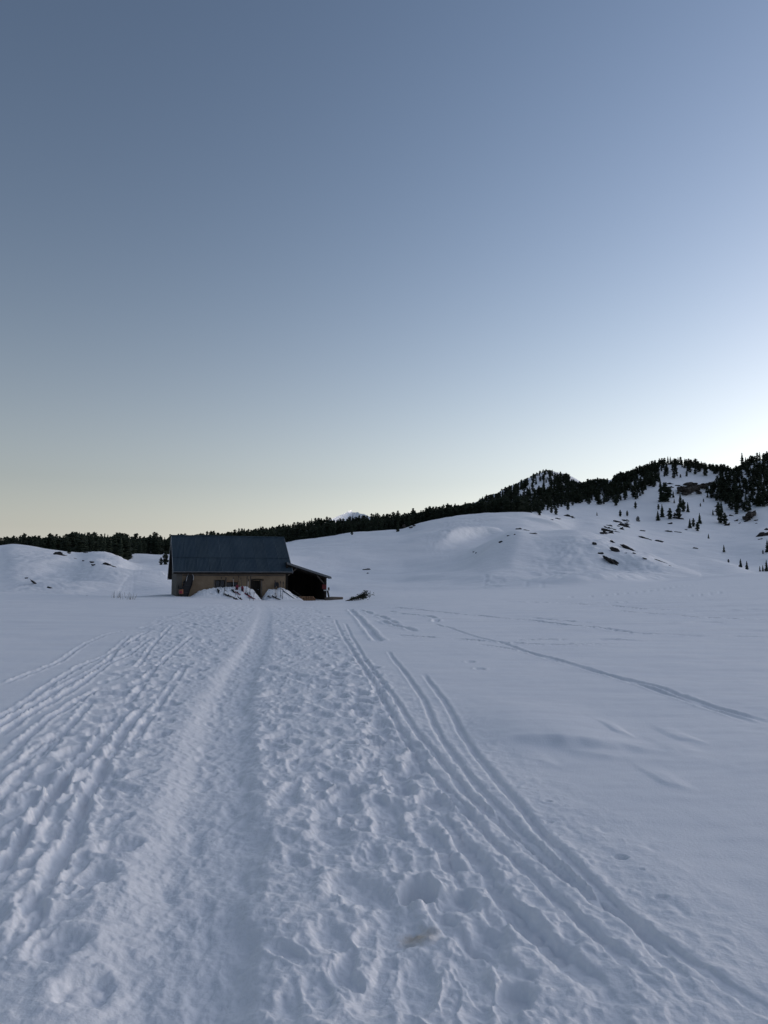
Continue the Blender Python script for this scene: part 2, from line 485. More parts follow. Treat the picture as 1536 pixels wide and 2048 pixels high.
# --- relief of the hills and mountains
HI = seg_start[4]
hx, hy, hr = GX[HI:], GY[HI:], GR[HI:]
fade = sstep(70, 130, hr)
far = sstep(420, 620, hr)
GZ[HI:] += fade * (1 - far) * (0.8 * fbm(hx, hy, 38, 3, 1) + 0.34 * fbm(hx + 5 * fbm(hx, hy, 30, 2, 2), hy, 15, 3, 10) + 0.16 * fbm(hx + 3 * fbm(hx, hy, 20, 2, 5), hy * 2.2, 9, 3, 2))
GZ[HI:] += far * (1.8 * fbm(hx, hy, 70, 4, 3)) * (1 - sstep(1300, 1800, hr))


def bump_line(pts, width, height, r0, r1, sharp=0.35):
    """a drift ridge laid along measured points of a slope, steep on one side"""
    W = [hit(x, y, r0, r1) for x, y in pts]
    best = np.full(GX[HI:].shape, 1e9); sgn = np.ones_like(best); along = np.zeros_like(best)
    n = len(W) - 1
    for i in range(n):
        ax, ay = W[i].x, W[i].y; bx, by = W[i + 1].x - ax, W[i + 1].y - ay
        L2 = bx * bx + by * by
        t = np.clip(((hx - ax) * bx + (hy - ay) * by) / L2, 0, 1)
        d = np.hypot(hx - ax - t * bx, hy - ay - t * by)
        m = d < best
        best = np.where(m, d, best)
        sgn = np.where(m, np.sign(bx * (hy - ay) - by * (hx - ax)), sgn)
        along = np.where(m, (i + t) / n, along)
    w = np.where(sgn > 0, width, width * sharp)
    GZ[HI:] += height * np.exp(-(best / w) ** 2) * np.sin(np.pi * along) ** 0.8


bump_line([(858, 1103), (885, 1090), (905, 1081), (935, 1074), (965, 1068), (1005, 1062)], 17, 4.2, 200, 380, 0.25)
bump_line([(1050, 1034), (1085, 1043), (1115, 1053), (1150, 1063)], 14, 1.6, 300, 420)
bump_line([(20, 1150), (60, 1138), (105, 1130), (140, 1120)], 9, 0.9, 90, 190, 0.5)
bump_line([(120, 1188), (155, 1180), (200, 1172)], 8, 0.6, 80, 160, 0.5)
bump_line([(265, 1182), (290, 1168), (320, 1164), (350, 1165)], 9, 1.9, 80, 130, 0.7)
bump_line([(1210, 1120), (1240, 1135), (1290, 1150)], 6, -0.8, 120, 190, 0.6)
bump_line([(1240, 1100), (1275, 1125), (1330, 1150)], 5, 0.7, 120, 200, 0.6)
bump_line([(150, 1125), (180, 1135), (215, 1150)], 7, 0.6, 90, 190, 0.5)
bump_line([(760, 1150), (900, 1160), (1050, 1160)], 9, 0.8, 100, 200, 0.5)
bump_line([(960, 1174), (1080, 1169), (1200, 1164), (1320, 1157)], 8, 0.5, 85, 150, 0.5)
bump_line([(1180, 1160), (1280, 1154), (1400, 1151), (1536, 1146)], 9, 0.6, 95, 160, 0.5)
bump_line([(1100, 1168), (1220, 1158), (1300, 1146)], 7, 0.9, 100, 190, 0.4)

# wind lines and trodden patches on the hill sides
az_x = 768 + 1485 * np.tan(np.clip(AZ, R(-41), R(41)))
te_all = (GZ - CAM_Z) / GR
pyg = 1154 - te_all * 1485


def patch(x0, x1, y0, y1, r0, r1, soft=14):
    X = az_x[None, :]; Yp = pyg[HI:]
    return sstep(x0 - soft, x0 + soft, X) * (1 - sstep(x1 - soft, x1 + soft, X)) * sstep(y0 - 6, y0 + 6, Yp) * (1 - sstep(y1 - 6, y1 + 6, Yp)) * (hr > r0) * (hr < r1)


wind = fbm(hx + 6 * fbm(hx, hy, 24, 2, 7), hy + 6 * fbm(hx, hy, 24, 2, 8), 4.5, 3, 4)
GZ[HI:] += 0.55 * np.abs(wind) * patch(1060, 1330, 1075, 1160, 105, 200, 40)
GZ[HI:] += 0.42 * np.abs(wind) * patch(20, 260, 1105, 1185, 85, 190, 30)
chop = fbm(hx, hy, 2.2, 3, 9)
GZ[HI:] += 0.35 * np.clip(chop, -0.35, 0.2) * patch(880, 975, 1033, 1075, 240, 420, 18)
GZ[HI:] += 0.22 * np.clip(chop, -0.35, 0.2) * patch(850, 900, 1060, 1115, 160, 420, 18)
GZ[HI:] += 0.30 * np.clip(fbm(hx, hy, 1.6, 2, 9), -0.35, 0.2) * patch(965, 1012, 1148, 1176, 100, 160, 8)


def hill_track(pts, w, dep, r0, r1):
    W = [hit(x, y, r0, r1) for x, y in pts]
    for i in range(len(W) - 1):
        ax, ay = W[i].x, W[i].y; bx, by = W[i + 1].x - ax, W[i + 1].y - ay
        t = np.clip(((hx - ax) * bx + (hy - ay) * by) / (bx * bx + by * by + 1e-9), 0, 1)
        d = np.hypot(hx - ax - t * bx, hy - ay - t * by)
        GZ[HI:] -= np.where(d < 3 * w, dep * np.exp(-(d / w) ** 2) * (0.6 + 0.4 * np.sin(hy * 3.1)), 0)


for pts in ([(260, 1150), (248, 1165), (240, 1180), (236, 1192)], [(262, 1150), (253, 1168), (246, 1188)], [(264, 1152), (258, 1172), (256, 1190)], [(268, 1150), (266, 1170), (264, 1190)],
            [(258, 1152), (244, 1172), (234, 1190)], [(271, 1133), (266, 1150)], [(285, 1130), (280, 1150)], [(276, 1132), (273, 1150)]):
    hill_track(pts, 0.2, 0.05, 80, 190)
for pts in ([(968, 1170), (974, 1155), (970, 1148)], [(1052, 1173), (1053, 1162)], [(1084, 1175), (1085, 1166)]):
    hill_track(pts, 0.3, 0.1, 90, 150)

# --- relief of the near snow field
NI = HI + 1
nx, ny, nr_ = GX[:NI], GY[:NI], GR[:NI]
DZ = np.zeros_like(nx)
front = ny > 0.3
DZ += 0.05 * fbm(nx, ny, 7.0, 2, 0)
# wind-packed snow on the right: long low sastrugi
wr = sstep(0.0, 2.5, nx - 0.28 * ny)
wa = R(14)
ux, uy = nx * math.cos(wa) + ny * math.sin(wa), -nx * math.sin(wa) + ny * math.cos(wa)
DZ += (0.35 + 0.65 * wr) * (0.030 * fbm(ux * 0.35, uy, 1.5, 4, 2) + 0.010 * fbm(ux * 0.25, uy, 0.35, 3, 6))


def crm(P, n=9):
    """smooth curve through points"""
    P = [np.array(p, float) for p in P]
    P = [2 * P[0] - P[1]] + P + [2 * P[-1] - P[-2]]
    out = []
    for i in range(1, len(P) - 2):
        a, b, c, d = P[i - 1:i + 3]
        for t in np.linspace(0, 1, n, endpoint=False):
            out.append(0.5 * (2 * b + (c - a) * t + (2 * a - 5 * b + 4 * c - d) * t * t + (3 * b - a - 3 * c + d) * t**3))
    out.append(P[-2])
    return np.array(out)


def gline(pts):
    return crm([flat(x, y) for x, y in pts])


def dist_line(C, reach):
    """signed side, distance and running length along the curve C for every vertex within reach"""
    m = (nx > C[:, 0].min() - reach) & (nx < C[:, 0].max() + reach) & (ny > C[:, 1].min() - reach) & (ny < C[:, 1].max() + reach) & front
    idx = np.nonzero(m)
    X, Y = nx[idx], ny[idx]
    best = np.full(X.shape, 1e9); side = np.zeros_like(X); run = np.zeros_like(X)
    acc = 0.0
    for i in range(len(C) - 1):
        ax, ay = C[i]; bx, by = C[i + 1] - C[i]
        L2 = bx * bx + by * by + 1e-12; L = math.sqrt(L2)
        cand = (np.abs(X - ax - bx / 2) < reach + L) & (np.abs(Y - ay - by / 2) < reach + L)
        q = np.nonzero(cand)[0]
        if len(q):
            xx, yy = X[q], Y[q]
            t = np.clip(((xx - ax) * bx + (yy - ay) * by) / L2, 0, 1)
            d = np.hypot(xx - ax - t * bx, yy - ay - t * by)
            b = d < best[q]
            qq = q[b]
            best[qq] = d[b]
            side[qq] = np.sign(bx * (yy - ay) - by * (xx - ax))[b]
            run[qq] = acc + t[b] * L
        acc += L
    return idx, best, side, run, acc


# trodden footpath to the door
PATH = gline([(290, 2400), (356, 2010), (400, 1800), (420, 1700), (434, 1570), (451, 1460), (474, 1360), (514, 1282), (527, 1240), (529, 1216), (524, 1203)])
idx, d, sgn, run, tot = dist_line(PATH, 3.5)
jit = 0.09 * fbm(nx[idx], ny[idx], 0.7, 2, 3) + 0.02 * fbm(nx[idx], ny[idx], 0.2, 2, 5)
dd = d + jit
depth = 0.048 * (1 - 0.80 * sstep(8, 40, run))
inpath = np.zeros_like(nx); inpath[idx] = 1 - sstep(0.22, 0.34, dd)
hwl = np.where(sgn > 0, 0.47 - 0.12 * sstep(6, 20, run), 0.36)
dd = dd + np.where(sgn < 0, 0.10 * PN[4](nx[idx] * 3.3, ny[idx] * 3.3) + 0.05 * PN[6](nx[idx] * 9, ny[idx] * 9), 0)
DZ[idx] += -depth * (1 - sstep(0.17, hwl, dd)) - 0.03 * np.exp(-(dd / 0.8) ** 2)
DZ[idx] += 0.008 * (1 - sstep(10, 30, run)) * np.exp(-((dd - 0.5) / 0.14) ** 2)
PD = np.full_like(nx, 9.0); PD[idx] = d
PSIDE = (np.interp(ny, PATH[::-1, 1] if PATH[0, 1] > PATH[-1, 1] else PATH[:, 1], PATH[::-1, 0] if PATH[0, 1] > PATH[-1, 1] else PATH[:, 0]) - nx)

# trampled belt on both sides of the path
lb = gline([(-900, 2400), (-330, 2010), (-60, 1760), (110, 1560), (200, 1430), (270, 1320), (300, 1262), (330, 1236), (420, 1212)])
rb = gline([(1290, 2400), (1120, 2010), (985, 1820), (880, 1660), (810, 1540), (745, 1420), (700, 1320), (660, 1258), (640, 1226), (620, 1208)])
lx = np.interp(ny, lb[:, 1], lb[:, 0]); rx = np.interp(ny, rb[:, 1], rb[:, 0])
edge = 0.35 * fbm(nx, ny, 1.1, 3, 4)
inside = sstep(-0.35, 0.35, nx - lx + edge) * (1 - sstep(-0.3, 0.3, nx - rx + edge)) * front * (1 - sstep(48, 56, nr_))
belt = inside * (1 - 0.8 * inpath)
skirt = (1 - sstep(0.2, 1.6, nx - rx)) * sstep(-0.5, 0.2, nx - rx) * front * (1 - sstep(9, 16, nr_))
amp = 0.75 + 0.6 * fbm(nx, ny, 1.7, 2, 6)


def clod(scale, seed):
    wx = nx + 0.25 * scale * PN[seed](nx / scale * 1.7, ny / scale * 1.7)
    wy = ny + 0.25 * scale * PN[seed + 1](nx / scale * 1.7, ny / scale * 1.7)
    return PN[seed + 2](wx / scale, wy / scale)


c1 = clod(0.62, 0); c2 = clod(0.30, 3); c3 = clod(0.14, 6); c4 = clod(0.06, 8)
c5 = clod(0.03, 1)
rough = 0.028 * c1 + 0.030 * c2 + 0.028 * (0.5 - np.abs(c3) * 2) * 0.6 + 0.012 * c3 + 0.020 * c4 + 0.009 * c5
chunks = 0.016 * sstep(0.10, 0.20, c2 * 0.5 + c3) * (0.7 + 0.8 * c4) + 0.008 * sstep(0.08, 0.2, c4 + 0.4 * c3)
DZ += (0.52 * belt * amp * np.where(PSIDE > 0, 0.74, 0.95) + 0.30 * skirt) * (rough + chunks)
DZ += inpath * (0.012 * c2 + 0.010 * c3 + 0.007 * c4 + 0.003 * c5)
DZ += (1 - inside) * front * (0.004 * c2 + 0.0025 * c3) * (nr_ < 25)


def groove(pts, w=0.065, dep=0.06, rim=0.018, wob=0.02, broken=0.0, px=True):
    C = gline(pts) if px else np.array(pts)
    idx, d, sgn, run, tot = dist_line(C, 0.6)
    X, Y = nx[idx], ny[idx]
    d = np.abs(d + wob * PN[1](X * 2.3, Y * 2.3) + 0.6 * wob * PN[2](X * 8, Y * 8) + 0.5 * wob * PN[5](X * 21, Y * 21))
    ends = sstep(0, 0.6, run) * (1 - sstep(tot - 0.8, tot, run))
    mod = 1.0 + 0.35 * PN[3](run * 1.6, run * 0 + pts[0][1] * 0.37) + 0.15 * PN[4](run * 3, run * 0 + 3.3)
    if broken:
        mod = mod * sstep(-broken, -broken + 0.25, PN[5](run * 0.7, run * 0 + pts[0][0] * 0.13) + 0.25)
    prof = -dep * (1 - sstep(0.70 * w, 1.25 * w, d)) * (1 + 0.25 * PN[7](X * 15, Y * 15))
    r_in = rim * np.exp(-((d - 1.9 * w) / (0.6 * w)) ** 2) * (1 + 1.2 * PN[6](X * 7, Y * 7) + 1.0 * PN[8](X * 19, Y * 19))
    DZ[idx] += ends * mod * (prof + r_in)


RIGHT = [
    [(670, 1240), (690, 1280), (720, 1325), (768, 1400), (818, 1485), (868, 1550), (918, 1610), (968, 1665), (1028, 1722), (1113, 1800), (1190, 1868), (1300, 1960), (1420, 2060)],
    [(690, 1245), (712, 1290), (745, 1340), (768, 1368), (792, 1398), (833, 1460), (893, 1530), (938, 1592), (993, 1640), (1050, 1695), (1138, 1765), (1220, 1830)],
    [(776, 1304), (798, 1332), (843, 1390), (873, 1455), (923, 1528), (978, 1598), (1033, 1655), (1100, 1722), (1190, 1800), (1268, 1850), (1353, 1948), (1440, 2050)],
    [(846, 1348), (868, 1374), (898, 1415), (928, 1470), (968, 1525), (1028, 1600), (1088, 1670), (1138, 1722), (1193, 1777), (1253, 1832), (1318, 1880), (1413, 1945), (1518, 2012), (1640, 2090)],
]
for i, t in enumerate(RIGHT):
    groove(t, 0.036, 0.028, 0.004, 0.012 if i == 3 else 0.022)
for t in ([(863, 1610), (905, 1665), (948, 1712), (993, 1780), (1048, 1840), (1118, 1905), (1203, 1975), (1300, 2060)],
          [(935, 1745), (1008, 1805), (1088, 1885), (1168, 1950), (1240, 2030)],
          [(820, 1720), (893, 1850), (978, 1905), (1048, 1975), (1130, 2060)],
          [(830, 1640), (880, 1700), (930, 1790), (985, 1850)]):
    groove(t, 0.045, 0.028, 0.007, 0.04, 0.35)
for t in ([(868, 1245), (900, 1257), (978, 1280), (1058, 1307), (1118, 1325), (1218, 1350), (1318, 1375), (1418, 1410), (1560, 1446)],
          [(943, 1290), (1048, 1305), (1148, 1330), (1233, 1355), (1333, 1387), (1418, 1415), (1530, 1447)]):
    groove(t, 0.05, 0.026, 0.007, 0.012)
for t in ([(760, 1212), (868, 1222), (968, 1232), (1078, 1242), (1168, 1255), (1268, 1265), (1393, 1270), (1560, 1276)],
          [(768, 1220), (860, 1234), (872, 1243)], [(760, 1240), (833, 1263)], [(1060, 1234), (1188, 1247)],
          [(700, 1214), (735, 1255), (760, 1285)], [(720, 1216), (800, 1248)], [(1150, 1209), (1300, 1207), (1450, 1196)], [(1000, 1198), (1200, 1196), (1400, 1182), (1536, 1172)], [(880, 1204), (1100, 1207), (1330, 1222), (1540, 1226)], [(780, 1268), (900, 1277), (1080, 1292), (1250, 1288)], [(1010, 1282), (1160, 1278), (1300, 1280)], [(1180, 1220), (1360, 1232), (1540, 1244)]):
    groove(t, 0.10, 0.06, 0.02, 0.04, 0.15)
LEFT = [
    [(255, 1258), (175, 1285), (120, 1322), (60, 1347), (-10, 1376)],
    [(262, 1272), (220, 1305), (165, 1330), (100, 1370), (30, 1420), (-40, 1460)],
    [(298, 1262), (240, 1295), (210, 1325), (130, 1370), (75, 1405), (0, 1455), (-60, 1490)],
    [(308, 1272), (260, 1305), (220, 1325), (150, 1375), (60, 1430), (-10, 1482)],
    [(345, 1250), (305, 1290), (280, 1325), (258, 1338)],
    [(385, 1270), (320, 1325), (280, 1375), (250, 1410)],
    [(205, 1372), (150, 1405), (75, 1460), (-10, 1545)],
    [(185, 1398), (145, 1450), (90, 1510), (0, 1602), (-60, 1670)],
    [(262, 1418), (220, 1460), (165, 1520), (100, 1600), (40, 1680), (-30, 1790)],
    [(127, 1458), (60, 1520), (-10, 1570)],
    [(150, 1530), (95, 1610), (20, 1720), (-40, 1830)],
    [(300, 1400), (260, 1450), (215, 1520), (170, 1600), (110, 1700)],
    [(370, 1330), (330, 1390), (290, 1450), (262, 1500)],
    [(190, 1560), (150, 1660), (60, 1830), (0, 1960)],
]
for t in LEFT:
    groove(t, 0.04, 0.026, 0.014, 0.04, 0.2)

# footprints: shoe and snowshoe holes with pushed-up rims
FH = np.zeros_like(nx); FR = np.zeros_like(nx)
fr = np.array([GR[i, NC // 2] for i in range(NI)])


def print_hole(X, Y, ang, a, b, dep, rim=0.3):
    r = math.hypot(X, Y); az = math.atan2(X, Y); R3 = 2.2 * a
    i0, i1 = np.searchsorted(fr[:HI], [r - R3, r + R3])
    j0, j1 = np.searchsorted(AZ, [az - R3 / r, az + R3 / r])
    if i1 - i0 < 2 or j1 - j0 < 2: return
    S = np.s_[i0:i1, j0:j1]
    x, y = nx[S] - X, ny[S] - Y
    c, s = math.cos(ang), math.sin(ang)
    p, q = (x * c + y * s) / b, (-x * s + y * c) / a
    d = np.sqrt(p * p + q * q) + 0.22 * PN[2](nx[S] * 6, ny[S] * 6) + 0.16 * PN[3](nx[S] * 14, ny[S] * 14) + 0.10 * PN[5](nx[S] * 31, ny[S] * 31)
    FH[S] = np.minimum(FH[S], -dep * (1 - sstep(0.62 if a < 0.15 else 0.45, 1.08, d)))
    FR[S] = np.maximum(FR[S], rim * dep * np.exp(-((d - 1.3) / 0.25) ** 2) * (1 + PN[4](nx[S] * 12, ny[S] * 12)))


rnd = random.Random(5)
n_fp = 0
while n_fp < 1500:
    Y = 2.0 + 46 * rnd.random() ** 1.2
    xl, xr = float(np.interp(Y, lb[:, 1], lb[:, 0])), float(np.interp(Y, rb[:, 1], rb[:, 0]))
    X = rnd.uniform(xl - 0.3, xr + 0.2)
    if Y < 5 and rnd.random() < 0.4: continue
    pc = float(np.interp(Y, PATH[:, 1], PATH[:, 0]))
    if abs(X - pc + 0.1) < 0.55: continue
    big = rnd.random() < 0.35
    print_hole(X, Y, rnd.gauss(0.1, 0.5), rnd.uniform(0.16, 0.2) if not big else rnd.uniform(0.2, 0.3), rnd.uniform(0.07, 0.1) if not big else rnd.uniform(0.1, 0.14), rnd.uniform(0.015, 0.045) if not big else rnd.uniform(0.03, 0.075))
    n_fp += 1
for k in range(260):
    Y = 2.1 + 24 * rnd.random() ** 1.3
    pc = float(np.interp(Y, PATH[:, 1], PATH[:, 0]))
    print_hole(pc + rnd.choice([-.12, .1]) + rnd.gauss(0, .05), Y, rnd.gauss(0.1, 0.2), 0.15, 0.055, rnd.uniform(0.008, 0.02), 0.35)
for k in range(220):
    Y = 2.1 + 6.5 * rnd.random()
    xl, xr = float(np.interp(Y, lb[:, 1], lb[:, 0])), float(np.interp(Y, rb[:, 1], rb[:, 0]))
    X = rnd.uniform(max(xl, -0.62 * Y - .3), xr)
    if abs(X - float(np.interp(Y, PATH[:, 1], PATH[:, 0])) + .1) < .5: continue
    print_hole(X, Y, rnd.gauss(0.15, 0.35), rnd.uniform(.13, .16), rnd.uniform(.05, .065), rnd.uniform(0.02, 0.045), 0.4)
# single strings of prints right of the belt and in the trench
for pts in ([(690, 1262), (705, 1290), (725, 1320), (741, 1345), (760, 1372), (775, 1400)], [(660, 1290), (690, 1350), (720, 1400), (740, 1430), (765, 1480), (800, 1540), (835, 1600)],
            [(320, 1262), (305, 1300), (298, 1340), (270, 1370)], [(590, 1240), (625, 1290), (650, 1330), (680, 1390), (700, 1450)]):
    C = gline(pts)
    for k in range(0, len(C) - 1, 3):
        print_hole(C[k, 0] + rnd.uniform(-.1, .1), C[k, 1], rnd.gauss(0, 0.3), 0.2, 0.11, rnd.uniform(0.07, 0.12))
for x, y, a, b, dep in ((832, 1782, .13, .10, .20), (1242, 1718, .035, .04, .04), (1322, 1800, .03, .04, .022), (1097, 1605, .03, .035, .02), (1098, 1645, .025, .03, .012),
                        (1284, 1745, .02, .02, .012), 
                        (908, 1800, .13, .10, .07), (965, 1880, .15, .12, .08), (1030, 1985, .10, .08, .07), (700, 1580, .2, .13, .12), (790, 1545, .22, .14, .12), (745, 1518, .2, .12, .1), (862, 1600, .2, .12, .1),
                        (940, 1325, .16, .1, .05), (960, 1340, .14, .1, .05), (150, 1590, .16, .12, .08), (240, 1690, .14, .13, .07), (190, 1750, .15, .13, .07), (120, 1880, .14, .12, .07), (170, 1960, .14, .12, .06)):
    X, Y = flat(x, y)
    print_hole(float(X), float(Y), rnd.uniform(-.3, .3), a, b, dep, 0.15 if a < 0.1 else 0.25)

DZ += 0.62 * FH + 0.5 * FR * sstep(-0.03, 0.0, FH)

# drift lip across the smooth snow
lip = gline([(925, 1488), (1000, 1480), (1080, 1479), (1160, 1484), (1240, 1491), (1320, 1502), (1420, 1514)])
def run_x(C, idx):
    o_ = np.argsort(C[:, 0]); P_ = C[o_]
    cum = np.concatenate([[0], np.cumsum(np.hypot(*np.diff(P_, axis=0).T))])
    return np.interp(nx[idx], P_[:, 0], cum), cum[-1]


idx, d, sgn, run, tot = dist_line(lip, 4.0)
run, tot = run_x(lip, idx)
ends = sstep(0, 0.8, run) * (1 - sstep(tot - 1.6, tot, run))
w = 0.9 + 0.5 * PN[2](run * 1.2, run * 0)
def far_side(C, idx):
    o_ = np.argsort(C[:, 0])
    return ny[idx] - np.interp(nx[idx], C[o_, 0], C[o_, 1])


sg = far_side(lip, idx) + 0.10 * PN[1](nx[idx] * 1.7, ny[idx] * 1.7) + 0.05 * PN[2](nx[idx] * 6, ny[idx] * 3)
w = 0.9 + 0.3 * PN[2](run * 0.9, run * 0)
DZ[idx] += ends * 0.10 * w * np.where(sg > 0, np.exp(-(sg / 1.8) ** 2), np.exp(-(sg / 0.15) ** 2))
for pts, hgt in (([(1100, 1492), (1160, 1503), (1230, 1512), (1300, 1515)], .035), ([(1215, 1460), (1245, 1466), (1270, 1471)], .035), ([(1330, 1470), (1380, 1478), (1420, 1485)], .04), ([(1320, 1500), (1380, 1500), (1415, 1503)], .03),
                 ([(1020, 1520), (1060, 1515), (1130, 1530)], .03), ([(1300, 1560), (1350, 1572), (1400, 1580)], .03), ([(1120, 1640), (1150, 1665), (1170, 1680)], -.006), ([(1290, 1690), (1320, 1712)], -.006), ([(1190, 1650), (1215, 1670)], -.005), ([(1330, 1800), (1385, 1842)], -.008),
                 ([(1240, 1790), (1330, 1800), (1400, 1795), (1536, 1810)], .03), ([(1330, 1250), (1420, 1245), (1500, 1252)], .1), ([(1100, 1212), (1180, 1210), (1260, 1213)], .07), ([(1340, 1232), (1400, 1228), (1470, 1230)], .08)):
    C = gline(pts)
    idx, d, sgn, run, tot = dist_line(C, 1.8)
    if hgt > 0: run, tot = run_x(C, idx)
    ends = sstep(0, 0.35 * tot, run) * (1 - sstep(0.55 * tot, tot, run))
    sg = far_side(C, idx) + 0.05 * PN[2](nx[idx] * 5, ny[idx] * 3)
    DZ[idx] += ends * hgt * 0.5 * np.where(sg > 0, np.exp(-(sg / 0.55) ** 2), np.exp(-(sg / 0.11) ** 2)) if hgt > 0 else ends * hgt * np.exp(-(d / 0.025) ** 2)

DZ *= sstep(0.5, 1.0, nr_)
# long streaks in the middle distance
mid = sstep(14, 26, nr_)
DZ += mid * (0.075 * fbm(nx * 0.22 + 0.1 * ny, ny, 3.2, 3, 7) + 0.03 * fbm(nx * 0.16, ny + 0.1 * nx, 0.9, 3, 9)) * (1 - inside)
DZ += (1 - mid) * (1 - inside) * front * 0.012 * fbm(nx * 0.3 + 0.1 * ny, ny, 0.5, 3, 8)
DZ *= 1 - sstep(HI - 20, HI, np.arange(NI))[:, None]
GZ[:NI] += DZ

V = np.stack([GX, GY, GZ], -1)
cut1, cut2 = seg_start[5], seg_start[11]
snow_field = grid_mesh('snow_field', V[:cut1 + 1], M_SNOW, 'structure', wrap=True)
# the ground under the photographer's feet closes the sheet
bm = bmesh.new()
ring = [bm.verts.new(V[0, j]) for j in range(0, NC)]
bm.faces.new(ring[::-1])
obj('snow_ground', bm, M_SNOW)['kind'] = 'structure'
snow_hills = grid_mesh('snow_hills', V[cut1:cut2 + 1], M_SNOWFAR, 'structure', wrap=True)
mountain = grid_mesh('mountain_slopes', V[cut2:], M_SNOWFAR, 'structure', wrap=True)

# far white summit showing over the forest
bm = bmesh.new()
crest = [(560, 1062), (640, 1046), (667, 1036), (680, 1030.5), (692, 1025.5), (699, 1021.5), (703, 1020.5), (705, 1024.5), (711, 1025), (716, 1024), (719, 1027), (728, 1028), (745, 1036), (790, 1048), (860, 1062)]
rows = []
for x, y in crest:
    az, te = px_az_te(x, y)
    r = 3300 + (12 * (x - 703) if x < 703 else -8 * (x - 703))
    top = Vector((r * math.sin(az), r * math.cos(az), CAM_Z + te * r))
    fr_ = Vector((math.sin(az), math.cos(az), 0))
    rows.append([bm.verts.new(p) for p in (top - fr_ * 500 - Vector((0, 0, 330)) + Vector((0, 0, 0)), top - fr_ * 150 - Vector((0, 0, 62 + 8 * math.sin(x))), top, top + fr_ * 300 - Vector((0, 0, 200)), top + fr_ * 700 - Vector((0, 0, 400)))])
for a, b in zip(rows, rows[1:]):
    for k in range(4):
        bm.faces.new((a[k], b[k], b[k + 1], a[k + 1]))
obj('distant_mountain', bm, M_SNOWFAR)['kind'] = 'structure'

# ---------------------------------------------------------------- the hut
PHI = R(19.0)
HX, HY = -17.05, 61.0
cP, sP = math.cos(PHI), math.sin(PHI)
LEN, DEP = 9.07, 7.0


def u_at(px):
    k = (px - 768) / 1485.0
    return (k * HY - HX) / (cP - k * sP)


def z_at(px, py, v=0.0):
    u = u_at(px)
    return float(at(px, py, HY + u * sP + v * cP).z)


def hut_w(u, v, z=0.0):
    """hut coordinates -> world"""
    return Vector((HX + u * cP - v * sP, HY + u * sP + v * cP, z))


hut = empty('mountain_hut', (HX, HY, 0), (0, 0, PHI))
tag(hut, 'long low stone mountain hut with blue-grey corrugated metal roof and dark open lean-to', 'hut')


def wall_boxes(bm, u0, u1, z0, z1, v0, v1, holes):
    us = sorted({u0, u1, *[a for h_ in holes for a in h_[:2]]})
    for a, b in zip(us, us[1:]):
        mid = (a + b) / 2
        hs = sorted([(h_[2], h_[3]) for h_ in holes if h_[0] < mid < h_[1]])
        z = z0
        for lo, hi in hs:
            if lo > z: box_mm(bm, (a, v0, z), (b, v1, lo))
            z = max(z, hi)
        if z < z1: box_mm(bm, (a, v0, z), (b, v1, z1))


W1 = (u_at(430.5), u_at(450), 0.55, z_at(440, 1160))
W2 = (u_at(453.5), u_at(476), 0.55, z_at(465, 1164))
DR = (u_at(501.5), u_at(521.5), -0.5, z_at(511, 1161))
EAVE = 2.07
RIDGE_V, RIDGE_Z = 3.5, 5.14
SL = (RIDGE_Z - EAVE) / (RIDGE_V + 0.4)
bm = bmesh.new()
wall_boxes(bm, 0.45, LEN, -0.7, EAVE + 0.14, 0.0, 0.35, [W1, W2, DR])
obj('front_wall', bm, M_PLASTER, hut)
bm = bmesh.new()
box_mm(bm, (0, -0.012, -0.7), (0.447, 0.35, EAVE + 0.14))
obj('corner_wall', bm, M_PLASTERG, hut)
for nm, u0, u1 in (('gable_wall', 0.0, 0.3), ('gable_wall', LEN - 0.3, LEN)):
    bm = bmesh.new()
    prof = [(0.352, -0.7), (DEP, -0.7), (DEP, EAVE + 0.1), (0.352, EAVE + 0.1)]
    f0 = [bm.verts.new((u0, v, z)) for v, z in prof]; f1 = [bm.verts.new((u1, v, z)) for v, z in prof]
    bm.faces.new(f0[::-1]); bm.faces.new(f1)
    for k in range(4): bm.faces.new((f0[k], f0[(k + 1) % 4], f1[(k + 1) % 4], f1[k]))
    bmesh.ops.recalc_face_normals(bm, faces=bm.faces)
    obj(nm, bm, M_PLASTERG, hut)
    # timber gable boards above the masonry, each its own board
    nb = 22
    for k in range(nb):
        va, vb = 0.05 + (DEP + 0.5 - 0.05) * k / nb, 0.05 + (DEP + 0.5 - 0.05) * (k + 1) / nb - 0.02
        vm_ = (va + vb) / 2
        zt = RIDGE_Z - SL * abs(vm_ - RIDGE_V) - 0.2
        if zt < EAVE + 0.35: continue
        bm = bmesh.new()
        w = 0.035 + 0.012 * (k % 2)
        uu = (u0 - w, u0) if u0 == 0.0 else (u1, u1 + w)
        box_mm(bm, (uu[0], va, EAVE + 0.12), (uu[1], vb, zt))
        obj('gable_board', bm, M_WOOD, hut)
bm = bmesh.new()
box_mm(bm, (0.0, DEP - 0.3, -0.7), (LEN, DEP - 0.002, EAVE))
obj('back_wall', bm, M_PLASTERG, hut)
bm = bmesh.new()
box_mm(bm, (0.32, 0.37, -0.65), (LEN - 0.32, DEP - 0.32, -0.6))
obj('floor', bm, M_WOOD, hut)


